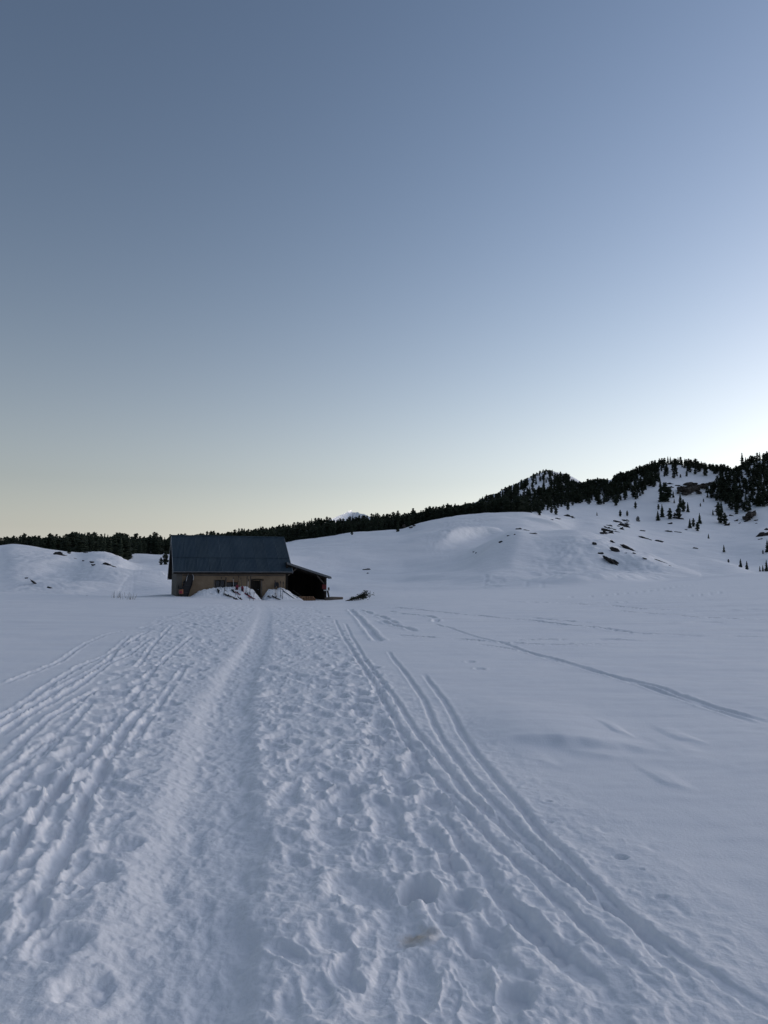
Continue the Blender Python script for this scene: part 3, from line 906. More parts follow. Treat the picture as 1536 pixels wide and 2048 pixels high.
# roof: two courses of corrugated sheets per slope
def corr_sheet(u0, u1, v0, v1, lift):
    bm = bmesh.new()
    n = max(4, int(round((u1 - u0) / 0.055)))
    top, bot = [], []
    for i in range(n + 1):
        u = u0 + (u1 - u0) * i / n
        wv = 0.03 * (0.5 + 0.5 * math.cos(math.pi * i))
        for lst, v in ((bot, v0), (top, v1)):
            z = RIDGE_Z - SL * abs(v - RIDGE_V)
            lst.append(bm.verts.new((u, v, z + lift + wv)))
    for i in range(n):
        bm.faces.new((bot[i], bot[i + 1], top[i + 1], top[i]))
    r = bmesh.ops.extrude_face_region(bm, geom=bm.faces[:])
    for vv in [g for g in r['geom'] if isinstance(g, bmesh.types.BMVert)]:
        vv.co.z -= 0.012
    bmesh.ops.recalc_face_normals(bm, faces=bm.faces)
    return bm


RU0, RU1 = -0.30, LEN + 0.52
BACK_V = DEP + 1.15
roof_bm = bmesh.new()
pf = [(-0.36, RIDGE_Z - SL * (RIDGE_V + 0.36)), (RIDGE_V, RIDGE_Z), (BACK_V - 0.05, RIDGE_Z - SL * (BACK_V - 0.05 - RIDGE_V))]
lo = [(v, z - 0.14) for v, z in pf]; up = [(v, z - 0.012) for v, z in pf]
loop = up + lo[::-1]
a = [roof_bm.verts.new((RU0 + 0.03, v, z)) for v, z in loop]; b = [roof_bm.verts.new((RU1 - 0.03, v, z)) for v, z in loop]
roof_bm.faces.new(a); roof_bm.faces.new(b[::-1])
for k in range(6): roof_bm.faces.new((a[k], b[k], b[(k + 1) % 6], a[(k + 1) % 6]))
bmesh.ops.recalc_face_normals(roof_bm, faces=roof_bm.faces)
roof = obj('roof', roof_bm, M_WOOD, hut)
NSH = 10
split_v = -0.4 + 0.385 * (RIDGE_V + 0.4)
for k in range(NSH):
    ua = RU0 + (RU1 - RU0) * k / NSH; ub = RU0 + (RU1 - RU0) * (k + 1) / NSH + 0.03
    j = random.uniform(-0.004, 0.004)
    obj('roof_sheet', corr_sheet(ua, min(ub, RU1), split_v - 0.06 - random.uniform(0, .02), RIDGE_V - 0.005, 0.045 + j + 0.006 * (k % 2)), random.choice([M_ROOF, M_ROOF2]), roof)
    obj('roof_sheet', corr_sheet(ua, min(ub, RU1), -0.42 - random.uniform(0, .015), split_v + 0.06, 0.004 + j * 0.5 + 0.006 * (k % 2)), random.choice([M_ROOF, M_ROOF2]), roof)
    obj('roof_sheet', corr_sheet(ua, min(ub, RU1), RIDGE_V + 0.005, BACK_V, 0.02 + j + 0.006 * (k % 2)), M_ROOF, roof)
bm = bmesh.new()
add_tube(bm, [(RU0 - 0.02, RIDGE_V, RIDGE_Z + 0.06), (RU1 + 0.02, RIDGE_V, RIDGE_Z + 0.06)], 0.07, 8)
obj('ridge_cap', bm, M_ROOF2, roof)
# gutter, fascia, wall plate
bm = bmesh.new()
box_mm(bm, (RU0 + 0.02, -0.40, EAVE - 0.20), (RU1 - 0.02, -0.368, EAVE - 0.03))
obj('fascia_board', bm, M_WOOD, roof)
bm = bmesh.new()
n = 8
for k in range(n):
    a0, a1 = math.pi + math.pi * k / n, math.pi + math.pi * (k + 1) / n
    q = [(-0.475 + 0.07 * math.cos(t), EAVE + 0.0 + 0.07 * math.sin(t)) for t in (a0, a1)]
    vs = [bm.verts.new((u, v, z)) for (v, z) in q for u in (RU0 - 0.02, RU1 + 0.04)]
    bm.faces.new((vs[0], vs[1], vs[3], vs[2]))
bmesh.ops.solidify(bm, geom=bm.faces[:], thickness=0.008)
obj('gutter', bm, M_TRIM, roof)
bm = bmesh.new()
box_mm(bm, (0.5, -0.03, EAVE - 0.36), (LEN - 0.05, -0.003, EAVE - 0.26))
obj('wall_plate', bm, M_BEAM, hut)
for uu in (RU0 - 0.012, RU1 + 0.012):
    for (v0, v1) in ((-0.42, RIDGE_V), (RIDGE_V, BACK_V)):
        bm = bmesh.new()
        za, zb = RIDGE_Z - SL * abs(v0 - RIDGE_V), RIDGE_Z - SL * abs(v1 - RIDGE_V)
        vs = []
        for u in (uu - 0.018, uu + 0.018):
            vs.append([bm.verts.new((u, v0, za + 0.05)), bm.verts.new((u, v1, zb + 0.05)), bm.verts.new((u, v1, zb - 0.13)), bm.verts.new((u, v0, za - 0.13))])
        bm.faces.new(vs[0][::-1]); bm.faces.new(vs[1])
        for k in range(4): bm.faces.new((vs[0][k], vs[0][(k + 1) % 4], vs[1][(k + 1) % 4], vs[1][k]))
        bmesh.ops.recalc_face_normals(bm, faces=bm.faces)
        obj('barge_board', bm, M_TRIM, roof)


# windows
def window(W, bars):
    u0, u1, z0, z1 = W
    bm = bmesh.new()
    t = 0.055
    box_mm(bm, (u0, 0.12, z0), (u0 + t, 0.19, z1)); box_mm(bm, (u1 - t, 0.12, z0), (u1, 0.19, z1))
    box_mm(bm, (u0 + t, 0.12, z1 - t), (u1 - t, 0.19, z1)); box_mm(bm, (u0 + t, 0.12, z0), (u1 - t, 0.19, z0 + t))
    for k in range(1, bars):
        uu = u0 + (u1 - u0) * k / bars
        box_mm(bm, (uu - 0.025, 0.125, z0 + t), (uu + 0.025, 0.185, z1 - t))
    w = obj('window', bm, M_WOOD, hut)
    for k in range(bars):
        bm = bmesh.new()
        a0, a1 = u0 + (u1 - u0) * k / bars + 0.03, u0 + (u1 - u0) * (k + 1) / bars - 0.03
        box_mm(bm, (a0, 0.15, z0 + t), (a1, 0.158, z1 - t))
        obj('pane', bm, M_GLASS, w)
    return w


window(W1, 2)
w2 = window(W2, 2)
bm = bmesh.new(); box_mm(bm, (W2[0] - 0.04, -0.012, W2[3] - 0.002), (W2[1] + 0.06, 0.1, W2[3] + 0.13)); obj('window_lintel', bm, M_LOG, hut)
bm = bmesh.new(); box_mm(bm, (W1[0] - 0.11, -0.02, W1[2]), (W1[0] - 0.012, 0.05, W1[3] + 0.03)); obj('window_jamb', bm, M_BEAM, hut)
bm = bmesh.new(); box_mm(bm, (W1[1] + 0.012, -0.02, W1[2]), (W1[1] + 0.13, 0.05, W1[3] - 0.05)); obj('window_jamb', bm, M_BEAM, hut)
# open shutter folded on the wall between the two windows
# door
u0, u1, z0, z1 = DR
bm = bmesh.new()
for k in range(5):
    a0 = u0 + (u1 - u0) * k / 5; a1 = u0 + (u1 - u0) * (k + 1) / 5 - 0.012
    box_mm(bm, (a0 + 0.006, 0.2 + 0.006 * (k % 2), z0), (a1, 0.245, z1 - 0.03))
door = obj('door', bm, M_WOOD, hut)
bm = bmesh.new(); add_tube(bm, [(u1 - 0.12, 0.2, 0.55), (u1 - 0.12, 0.14, 0.55), (u1 - 0.24, 0.14, 0.55)], 0.013, 6); obj('door_handle', bm, M_ALU, door)
bm = bmesh.new(); box_mm(bm, (u1, -0.025, z0), (u1 + 0.13, 0.1, z1)); obj('door_jamb', bm, M_BEAM, hut)
bm = bmesh.new()
pts = [(u0 - 0.06 + (u1 - u0 + 0.3) * t, -0.035, z1 + 0.03 + 0.07 * math.sin(math.pi * t)) for t in np.linspace(0, 1, 9)]
add_tube(bm, pts, 0.055, 6); obj('door_lintel', bm, M_WOOD, hut)

# lean-to at the far end
LU1 = u_at(661) + 0.04
lz0, lz1 = 2.86, 1.58
LV0, LV1 = -0.05, 5.2
lsl = (lz1 - lz0) / (LU1 - LEN)


def lean_z(u): return lz0 + lsl * (u - LEN)


bm = bmesh.new()
n = int((LV1 - LV0) / 0.05)
A, B = [], []
for i in range(n + 1):
    v = LV0 - 0.12 + (LV1 - LV0 + 0.3) * i / n
    wv = 0.03 * (i % 2)
    A.append(bm.verts.new((LEN + 0.05, v, lean_z(LEN + 0.05) + 0.03 + wv))); B.append(bm.verts.new((LU1, v, lean_z(LU1) + 0.03 + wv)))
for i in range(n): bm.faces.new((A[i], B[i], B[i + 1], A[i + 1]))
bmesh.ops.solidify(bm, geom=bm.faces[:], thickness=0.012)
lean_roof = obj('lean_to_roof', bm, M_ROOF, hut)
bm = bmesh.new()
vs = []
for v in (LV0 - 0.13, LV0 - 0.09):
    vs.append([bm.verts.new((u, v, lean_z(u) + dz)) for u, dz in ((LEN + 0.05, 0.05), (LU1, 0.05), (LU1, -0.13), (LEN + 0.05, -0.13))])
bm.faces.new(vs[0][::-1]); bm.faces.new(vs[1])
for k in range(4): bm.faces.new((vs[0][k], vs[0][(k + 1) % 4], vs[1][(k + 1) % 4], vs[1][k]))
bmesh.ops.recalc_face_normals(bm, faces=bm.faces)
obj('lean_to_fascia', bm, material('slate_trim', (0.12, 0.125, 0.13), 0.6), lean_roof)
for v in np.linspace(LV0 + 0.1, LV1 - 0.1, 6):
    bm = bmesh.new()
    add_tube(bm, [(LEN + 0.02, v, lean_z(LEN) - 0.10), (LU1 - 0.1, v, lean_z(LU1 - 0.1) - 0.10)], 0.06, 4)
    obj('rafter', bm, M_WOOD, lean_roof)
PU = u_at(651)
for v in (LV0 + 0.1, LV1 - 0.1):
    bm = bmesh.new(); box_mm(bm, (PU - 0.09, v - 0.09, -0.8), (PU + 0.09, v + 0.09, lean_z(PU) - 0.12)); obj('lean_to_post', bm, M_WOOD, hut)
bm = bmesh.new(); box_mm(bm, (LEN + 0.01, LV1 - 0.045, -0.8), (PU + 0.092, LV1 - 0.006, lean_z(PU) - 0.09)); obj('lean_to_back_wall', bm, M_WOOD, hut)
bm = bmesh.new()
vb = [(LEN + 0.012, lean_z(PU) - 0.2), (PU - 0.1, lean_z(PU) - 0.2), (PU - 0.1, lean_z(PU - 0.1) - 0.0), (LEN + 0.012, lean_z(LEN) - 0.0)]
f0 = [bm.verts.new((u, LV1 - 0.04, z)) for u, z in vb]; f1 = [bm.verts.new((u, LV1, z)) for u, z in vb]
bm.faces.new(f0[::-1]); bm.faces.new(f1)
for k in range(4): bm.faces.new((f0[k], f0[(k + 1) % 4], f1[(k + 1) % 4], f1[k]))
bmesh.ops.recalc_face_normals(bm, faces=bm.faces)
obj('lean_to_gable', bm, M_WOOD, hut)
nb = 24
for k in range(nb):
    v0 = LV0 + 0.22 + (LV1 - 0.3 - LV0) * k / nb; v1 = v0 + (LV1 - 0.3 - LV0) / nb - 0.015
    if k % nb in (11, 12): pass
    bm = bmesh.new(); box_mm(bm, (PU + 0.095, v0, -0.7), (PU + 0.12 + 0.006 * (k % 2), v1, lean_z(PU) - 0.14)); obj('side_board', bm, M_WOOD, hut)
for (ua, za, ub, zb) in ((u_at(576), lean_z(LEN) - 1.1, u_at(594), lean_z(u_at(594)) - 0.16), (PU - 0.08, lean_z(PU) - 0.75, u_at(633), lean_z(u_at(633)) - 0.16)):
    bm = bmesh.new(); add_tube(bm, [(ua, LV0 + 0.1, za), (ub, LV0 + 0.1, zb)], 0.055, 4); obj('brace', bm, M_BEAM, hut)
bm = bmesh.new(); box_mm(bm, (LEN + 0.03, LV0 + 0.02, -0.8), (LEN + 0.2, LV0 + 0.2, lean_z(LEN) - 0.2)); obj('lean_to_post', bm, M_WOOD, hut)
bm = bmesh.new(); add_tube(bm, [(LEN + 0.1, LV0 + 0.1, lean_z(LEN) - 0.26), (PU, LV0 + 0.1, lean_z(PU) - 0.2)], 0.07, 4); obj('lean_to_beam', bm, M_WOOD, hut)

# ---------------------------------------------------------------- shovelled snow banks against the front wall
BANKS = []


def bank_mesh(name, us, zs, v_front, v_back, foot, seed):
    nu, nv = 150, 60
    uu = np.linspace(us[0], us[-1], nu); top = np.interp(uu, us, zs)
    V = np.zeros((nv, nu, 3))
    for j in range(nv):
        t = j / (nv - 1)
        v = v_back + (v_front - v_back) * t
        V[j, :, 0] = HX + uu * cP - v * sP; V[j, :, 1] = HY + uu * sP + v * cP
        wx, wy = V[j, :, 0], V[j, :, 1]
        prof = 1 - sstep(0.30 + 0.08 * PN[2](uu * 1.3, uu * 0 + seed), 0.95, np.full(nu, t))
        prof = np.where(t < 0.3, 1.0, prof)
        lump = 0.16 * fbm(wx, wy, 0.8, 5, seed, 0.6) + 0.10 * np.abs(PN[seed](wx * 3.1, wy * 3.1)) - 0.06
        g = np.array([ground_z(a_, b_) for a_, b_ in zip(wx[::10], wy[::10])])
        g = np.interp(np.arange(nu), np.arange(0, nu, 10), g)
        edge = sstep(0, 0.10, (uu - us[0]) / (us[-1] - us[0])) * (1 - sstep(0.93, 1, (uu - us[0]) / (us[-1] - us[0])))
        hgt = np.maximum(top - g, 0) * prof
        V[j, :, 2] = g + hgt + lump * prof * edge - 0.10 * sstep(0.85, 1.0, t) - 0.06 * (1 - edge)
    BANKS.append((us[0], us[-1], v_back, v_front, V[:, :, 2].copy()))
    return grid_mesh(name, V[::-1], M_SNOW, 'structure')


def snow_v(x, y):
    """distance before the wall at which the line of sight through a measured spot meets the heaped snow"""
    for v in np.linspace(-6.0, -0.05, 240):
        p = at(x, y, HY + u_at(x) * sP + v * cP)
        du, dv = p.x - HX, p.y - HY
        u, vv = du * cP + dv * sP, -du * sP + dv * cP
        g = ground_z(p.x, p.y)
        for u0, u1, vb, vf, Z in BANKS:
            if u0 < u < u1 and vf < vv < vb:
                g = max(g, float(Z[int((vv - vb) / (vf - vb) * (Z.shape[0] - 1)), int((u - u0) / (u1 - u0) * (Z.shape[1] - 1))]))
        if p.z <= g: return v
    return -0.3


def zs_at(l): return [u_at(x) for x, y in l], [z_at(x, y, -0.55) for x, y in l]


BANK1 = [(372, 1197), (384, 1190), (397, 1183), (410, 1178.5), (424, 1177), (440, 1176), (455, 1175), (468, 1176), (480, 1173), (488, 1173.5), (496, 1177), (504, 1180), (508, 1186), (514, 1192), (521, 1199)]
BANK2 = [(522, 1200), (526, 1193), (531, 1184), (537, 1179), (546, 1178), (553, 1177.5), (558, 1175), (563, 1177), (570, 1180), (578, 1183), (586, 1188), (595, 1194), (604, 1202)]
bank_mesh('snow_bank', *zs_at(BANK1), -2.3, -0.02, 0, 3)
bank_mesh('snow_bank', *zs_at(BANK2), -2.0, -0.02, 0, 6)

# ---------------------------------------------------------------- gear in front of the hut
def depth_of(px, v): return HY + u_at(px) * sP + v * cP


def pole(x0, y0, x1, y1, v0, v1, rad, label, mat=M_POLE, grip=True):
    """a ski or walking pole from its grip (x0,y0) to where it enters the snow (x1,y1)"""
    v1 = snow_v(x1, y1)
    a_, b_ = at(x0, y0, depth_of(x0, v1 + 0.15)), at(x1, y1, depth_of(x1, v1))
    t = empty('ski_pole', b_)
    tag(t, label, 'pole', 'poles stuck in the snow before the hut')
    d = a_ - b_
    bm = bmesh.new(); add_tube(bm, [d * -0.08, d * 0.86], rad, 6); obj('shaft', bm, mat, t)
    bm = bmesh.new(); add_tube(bm, [d * 0.84, d * 0.88, d * 0.97, d], [rad * 1.2, rad * 1.9, rad * 1.7, rad * 2.2], 6); obj('grip', bm, M_BLACK, t)
    bm = bmesh.new(); c = d * 0.10; dn = d.normalized()
    add_tube(bm, [c, c + dn * 0.02], rad * 3.2, 8); obj('basket', bm, M_BLACK, t)
    return t


for args in (
    (443, 1154.5, 441.3, 1175, -0.5, -0.6, 0.017, 'thin dark pole before the left half of the left window'),
    (452.3, 1155.2, 447.4, 1191, -0.5, -1.5, 0.024, 'thick dark slanting pole crossing the right edge of the left window', M_BLACK),
    (466.4, 1155, 467.2, 1175, -0.45, -0.6, 0.016, 'pale-shafted pole before the second window with dark grip', M_ALU),
    (477, 1151.5, 478.5, 1174, -0.3, -0.6, 0.017, 'dark pole behind the upright red snowshoes, tallest of the two leaning there'),
    (481.8, 1156, 484, 1175, -0.3, -0.6, 0.017, 'shorter dark pole leaning just above the oval red snowshoe'),
    (494.6, 1152.8, 491.8, 1186, -0.5, -1.1, 0.020, 'long dark pole just left of the white-gripped pole'),
    (496.7, 1158, 495.4, 1189, -0.6, -1.2, 0.018, 'pole with a broad white grip standing left of the door', M_WHITE),
    (501.9, 1152.3, 499.5, 1189, -0.4, -1.2, 0.022, 'dark pole with pale lower shaft at the left edge of the door'),
    (508.6, 1184, 506, 1205, -1.5, -2.9, 0.014, 'thin pole stuck through the lying red snowshoe, nearer the door'),
    (500.5, 1186, 499.0, 1205, -1.5, -2.9, 0.014, 'thin pole stuck through the lying red snowshoe, on its left side'),
    (472, 1187, 467.5, 1199, -1.7, -2.5, 0.013, 'short slanting pole beside the pair of black snowshoes'),
    (550.2, 1160.8, 550.8, 1190, -0.5, -1.0, 0.020, 'dark pole left of the hanging black snowshoes right of the door'),
    (553.6, 1178, 553.5, 1194, -0.8, -1.2, 0.015, 'thin pole under the hanging black snowshoes'),
    (561.1, 1162, 561.7, 1194, -0.5, -1.1, 0.019, 'dark pole on the right snow bank, second from the wall corner'),
    (567, 1163, 564.9, 1198, -0.5, -1.3, 0.018, 'rightmost dark pole at the corner of the front wall'),
):
    pole(*args)


def snowshoe(loc, rot, mat, label, length=0.62, width=0.22):
    t = empty('snowshoe', loc, rot)
    tag(t, label, 'snowshoe', 'snowshoes left in front of the hut')
    out = []
    for k in range(20):
        a_ = 2 * math.pi * k / 20
        y = math.sin(a_) * length / 2
        w = width / 2 * (0.82 + 0.18 * math.sin(a_)) * (1 - 0.12 * math.exp(-(y / 0.1) ** 2))
        out.append((math.copysign(abs(math.cos(a_)) ** 0.7, math.cos(a_)) * w, y, 0.06 * max(0, (y - 0.2) / 0.1) ** 2 * 0.5))
    bm = bmesh.new(); add_tube(bm, out, 0.014, 6, closed=True); obj('frame', bm, mat, t)
    bm = bmesh.new()
    lo_ = [bm.verts.new((p[0] * 0.93, p[1] * 0.95, p[2] - 0.008)) for p in out]; hi_ = [bm.verts.new((p[0] * 0.93, p[1] * 0.95, p[2] + 0.008)) for p in out]
    bm.faces.new(hi_); bm.faces.new(lo_[::-1])
    for k in range(20): bm.faces.new((lo_[k], lo_[(k + 1) % 20], hi_[(k + 1) % 20], hi_[k]))
    obj('deck', bm, mat, t)
    bm = bmesh.new()
    add_box(bm, (0, 0.02, 0.03), (0.11, 0.26, 0.02), bevel=0.006); add_box(bm, (0.055, 0.07, 0.06), (0.014, 0.1, 0.06)); add_box(bm, (-0.055, 0.07, 0.06), (0.014, 0.1, 0.06)); add_box(bm, (0, 0.07, 0.095), (0.12, 0.04, 0.014))
    obj('binding', bm, M_BLACK, t)
    bm = bmesh.new()
    for k in range(4): add_box(bm, (-0.06 + 0.04 * k, 0.05, -0.025), (0.008, 0.16, 0.03))
    obj('crampon', bm, M_ALU, t)
    return t


def shoe_at(x, y, v, dz, rot, mat, label, **k):
    p = at(x, y, depth_of(x, snow_v(x, y)))
    return snowshoe(p + Vector((0, -0.03, dz + 0.03)), rot, mat, label, **k)


shoe_at(473.5, 1179, -1.0, 0, (R(78), R(8), R(10)), M_RED, 'red snowshoe standing upright in the snow bank, left of the oval one', length=0.72, width=0.26)
shoe_at(475.5, 1187, -1.2, 0, (R(25), R(5), R(70)), M_RED, 'red snowshoe lying at the foot of the two upright red ones')
shoe_at(485, 1181, -1.0, 0, (R(80), R(-6), R(-10)), M_RED, 'oval red snowshoe standing upright in the snow bank nearest the door', length=0.66, width=0.27)
shoe_at(495.5, 1190.5, -1.6, 0, (R(28), R(-14), R(72)), M_RED, 'dark red snowshoe lying on the slope of the bank left of the door', length=0.6)
shoe_at(503.5, 1196, -2.1, 0, (R(22), R(-8), R(95)), M_RED, 'red snowshoe lying lowest on the bank between two thin poles', length=0.66)
shoe_at(466.5, 1183, -1.3, 0, (R(35), R(10), R(60)), M_BLACK, 'black snowshoe lying against the left side of the red ones', length=0.5)
shoe_at(437, 1183.5, -1.2, 0, (R(50), R(20), R(55)), M_BLACK, 'black snowshoe tilted in the bank below the left window', length=0.55)
shoe_at(458, 1192.5, -1.7, 0, (R(14), R(-10), R(78)), M_BLACK, 'black snowshoe lying flat beside the slanting thick pole', length=0.8)
shoe_at(474, 1200, -2.5, 0, (R(20), R(-6), R(75)), M_BLACK, 'black snowshoe of the lying pair in front of the bank, left one', length=0.75, width=0.27)
shoe_at(482, 1199.5, -2.4, 0.02, (R(30), R(-10), R(105)), M_BLACK, 'black snowshoe of the lying pair in front of the bank, right one', length=0.75, width=0.27)
shoe_at(551, 1171, -0.7, 0, (R(82), R(14), R(18)), M_BLACK, 'black snowshoe hanging on poles right of the door, left of its pair', length=0.5, width=0.24)
shoe_at(555.5, 1171, -0.75, 0, (R(85), R(-12), R(18)), M_BLACK, 'black snowshoe hanging on poles right of the door, right of its pair', length=0.5, width=0.24)
shoe_at(538.5, 1194.5, -1.9, 0, (R(25), 0, R(80)), M_BLACK, 'small black snowshoe lying at the foot of the right bank near the door', length=0.42)
shoe_at(552, 1196.5, -2.0, 0, (R(20), R(-8), R(85)), M_BLACK, 'long black snowshoe lying at the foot of the right snow bank', length=0.8)

# a second thin frame leaning on the bank
t = empty('thin_frame', at(457, 1186, depth_of(457, -1.4)))
t.name = 'triangular_frame'
tag(t, 'thin dark triangular frame leaning on the snow bank beside the thick pole', 'frame')
bm = bmesh.new()
p0, p1, p2 = at(451, 1180, depth_of(451, -1.2)), at(464, 1193, depth_of(464, -1.7)), at(449, 1191, depth_of(449, -1.7))
o0 = t.location
add_tube(bm, [p0 - o0, p1 - o0], 0.018, 5); obj('long_tube', bm, M_BLACK, t)
bm = bmesh.new(); add_tube(bm, [p0 - o0, p2 - o0], 0.014, 5); obj('short_tube', bm, M_BLACK, t)

# lying stick and ice axe like pieces
for (x0, y0, x1, y1, v, lab) in ((421, 1187.5, 427, 1189.5, -1.5, 'short dark stick lying on the snow bank below the plain wall'), (560, 1207, 576, 1205.5, -3.4, 'thin dark stick lying on the trodden snow before the lean-to')):
    a_, b_ = at(x0, y0, depth_of(x0, v)), at(x1, y1, depth_of(x1, v))
    bm = bmesh.new(); m_ = (a_ + b_) / 2
    add_tube(bm, [a_ - m_, (a_ - m_) * 0.2 + Vector((0, 0, 0.02)), b_ - m_], [0.02, 0.024, 0.035], 6)
    o = obj('stick', bm, M_POLE); o.location = m_
    tag(o, lab, 'stick')

# dark sledge standing against the wall with its pale handle tube
sl = empty('sledge', hut_w(u_at(376), -0.32, -0.15), (R(-4), 0, PHI))
tag(sl, 'tall black sledge leaning on the wall with a pale tube handle at its top', 'sledge')
bm = bmesh.new()
secs = []
for z, xo, w in ((0.0, -0.36, 0.62), (0.45, -0.27, 0.72), (1.1, -0.06, 0.72), (1.62, 0.10, 0.62), (1.95, 0.16, 0.42)):
    secs.append([bm.verts.new((xo + sx * w / 2, sy, z)) for sx, sy in ((-1, -0.12), (-0.75, 0.02), (0.75, 0.02), (1, -0.12), (1, -0.09), (0.7, 0.06), (-0.7, 0.06), (-1, -0.09))])
for a_, b_ in zip(secs, secs[1:]):
    for k in range(8): bm.faces.new((a_[k], a_[(k + 1) % 8], b_[(k + 1) % 8], b_[k]))
bm.faces.new(secs[0][::-1]); bm.faces.new(secs[-1])
bmesh.ops.recalc_face_normals(bm, faces=bm.faces)
obj('hull', bm, M_BLACK, sl)
bm = bmesh.new()
add_tube(bm, [(-0.16, -0.10, 1.42), (-0.10, -0.12, 1.78), (0.0, -0.12, 2.04), (0.30, -0.12, 2.05), (0.42, -0.12, 1.80), (0.40, -0.10, 1.5)], 0.022, 6); obj('handle', bm, M_ALU, sl)
bm = bmesh.new()
for z in (0.5, 1.1): add_box(bm, (-0.2 + 0.18 * z / 1.1, -0.05, z), (0.5, 0.02, 0.05))
obj('strap', bm, M_POLE, sl)

# small bundles by the left corner
pk = empty('rucksack', at(362, 1188, depth_of(362, -0.5)))
tag(pk, 'small orange rucksack on the snow at the left corner of the hut', 'rucksack')
bm = bmesh.new(); add_box(bm, (0, 0, 0.2), (0.34, 0.22, 0.42), bevel=0.06); obj('bag', bm, M_ORANGE, pk, True)
bm = bmesh.new(); add_box(bm, (0, -0.02, 0.43), (0.30, 0.24, 0.10), bevel=0.04); obj('lid', bm, M_BLACK, pk, True)
bm = bmesh.new(); add_box(bm, (0, -0.13, 0.15), (0.24, 0.06, 0.2), bevel=0.02); obj('pocket', bm, M_RED, pk, True)
lan = empty('wall_lantern', hut_w(u_at(368), -0.02, z_at(368, 1166)), (0, 0, PHI))
tag(lan, 'small dark lantern fixed to the wall left of the black sledge', 'lantern')
bm = bmesh.new(); add_tube(bm, [(0, 0, 0.12), (0, -0.12, 0.14)], 0.02, 5); obj('bracket', bm, M_BLACK, lan)
bm = bmesh.new(); add_tube(bm, [(0, -0.12, -0.12), (0, -0.12, -0.08), (0, -0.12, 0.08), (0, -0.12, 0.14)], [0.04, 0.09, 0.10, 0.03], 6); obj('housing', bm, M_BLACK, lan)
bt = empty('boot_pair', at(357, 1174, depth_of(357, -0.12)), (0, 0, PHI)); bt.name = 'wall_hook'
tag(bt, 'dark hook with a hanging glove on the grey corner of the hut', 'hook')
bm = bmesh.new(); add_tube(bm, [(0, 0.1, 0.14), (0, 0, 0.14), (0, -0.02, 0.06)], 0.018, 5); obj('hook', bm, M_BLACK, bt)
bm = bmesh.new(); add_box(bm, (0, -0.03, -0.03), (0.12, 0.06, 0.2), bevel=0.02); obj('glove', bm, M_BLACK, bt)

# lean-to contents
rb_ = empty('hanging_box', hut_w(PU - 0.12, LV0 - 0.14, z_at(648, 1178)), (0, 0, PHI))
tag(rb_, 'small dark red box hung on the outer post of the lean-to', 'box')
bm = bmesh.new(); add_box(bm, (-0.05, 0, 0.17), (0.36, 0.2, 0.36), bevel=0.02); M_DRED = material('dark_red_paint', (0.11, 0.012, 0.014), 0.5, 0.3)
obj('box', bm, M_DRED, rb_)
bm = bmesh.new(); add_box(bm, (-0.05, -0.005, 0.37), (0.38, 0.24, 0.035), bevel=0.01); obj('lid', bm, M_DRED, rb_)
ps = empty('pale_sign', hut_w(PU, LV0 - 0.24, z_at(651, 1180.5)), (0, 0, PHI))
tag(ps, 'narrow pale board under the red box on the lean-to post', 'board')
bm = bmesh.new(); add_box(bm, (0.02, 0, 0), (0.52, 0.03, 0.09), bevel=0.004); obj('board', bm, M_WHITE, ps)
bm = bmesh.new(); add_box(bm, (0.22, 0.02, 0.12), (0.16, 0.02, 0.26), bevel=0.004); obj('side_panel', bm, M_BEAM, ps)

rl = random.Random(3)
k = 0
for row in range(3):
    for c_ in range(9 - row):
        p = hut_w(u_at(594 + c_ * 3.4 + row * 1.6), -1.0 + 0.08 * row); p.z = ground_z(p.x, p.y) + 0.06 + 0.115 * row
        bm = bmesh.new()
        L_ = rl.uniform(0.35, 0.55); r_ = rl.uniform(0.055, 0.075)
        add_tube(bm, [(0, -L_ / 2, 0), (0.01, 0, 0.005), (0, L_ / 2, 0)], [r_, r_ * 1.05, r_ * 0.95], 8, cap=False)
        o = obj('firewood_log', bm, M_LOG); o.location = p; o.rotation_euler = (0, 0, PHI + rl.uniform(-.35, .35) + (R(60) if c_ > 5 else 0))
        bm = bmesh.new()
        for s_ in (-1, 1):
            vs = [bm.verts.new((r_ * 0.97 * math.cos(2 * math.pi * q / 8), s_ * L_ / 2, r_ * 0.97 * math.sin(2 * math.pi * q / 8))) for q in range(8)]
            bm.faces.new(vs)
        obj('cut_end', bm, M_CUT, o)
        tag(o, 'short reddish split log in the %s layer of the low woodpile at the lean-to mouth' % ('bottom', 'middle', 'top')[row], 'log', 'firewood logs before the lean-to')
bm = bmesh.new()
a_, b_ = hut_w(u_at(646), -0.75), hut_w(u_at(681), -0.75); a_.z = ground_z(a_.x, a_.y) + 0.1; b_.z = ground_z(b_.x, b_.y) + 0.1; m_ = (a_ + b_) / 2
add_tube(bm, [a_ - m_, (a_ - m_) * 0.3 + Vector((0, 0, 0.02)), b_ - m_], [0.14, 0.16, 0.10], 9)
o = obj('fallen_trunk', bm, M_BEAM, smooth=True); o.location = m_
tag(o, 'grey-brown trunk lying on the snow right of the lean-to post', 'log')
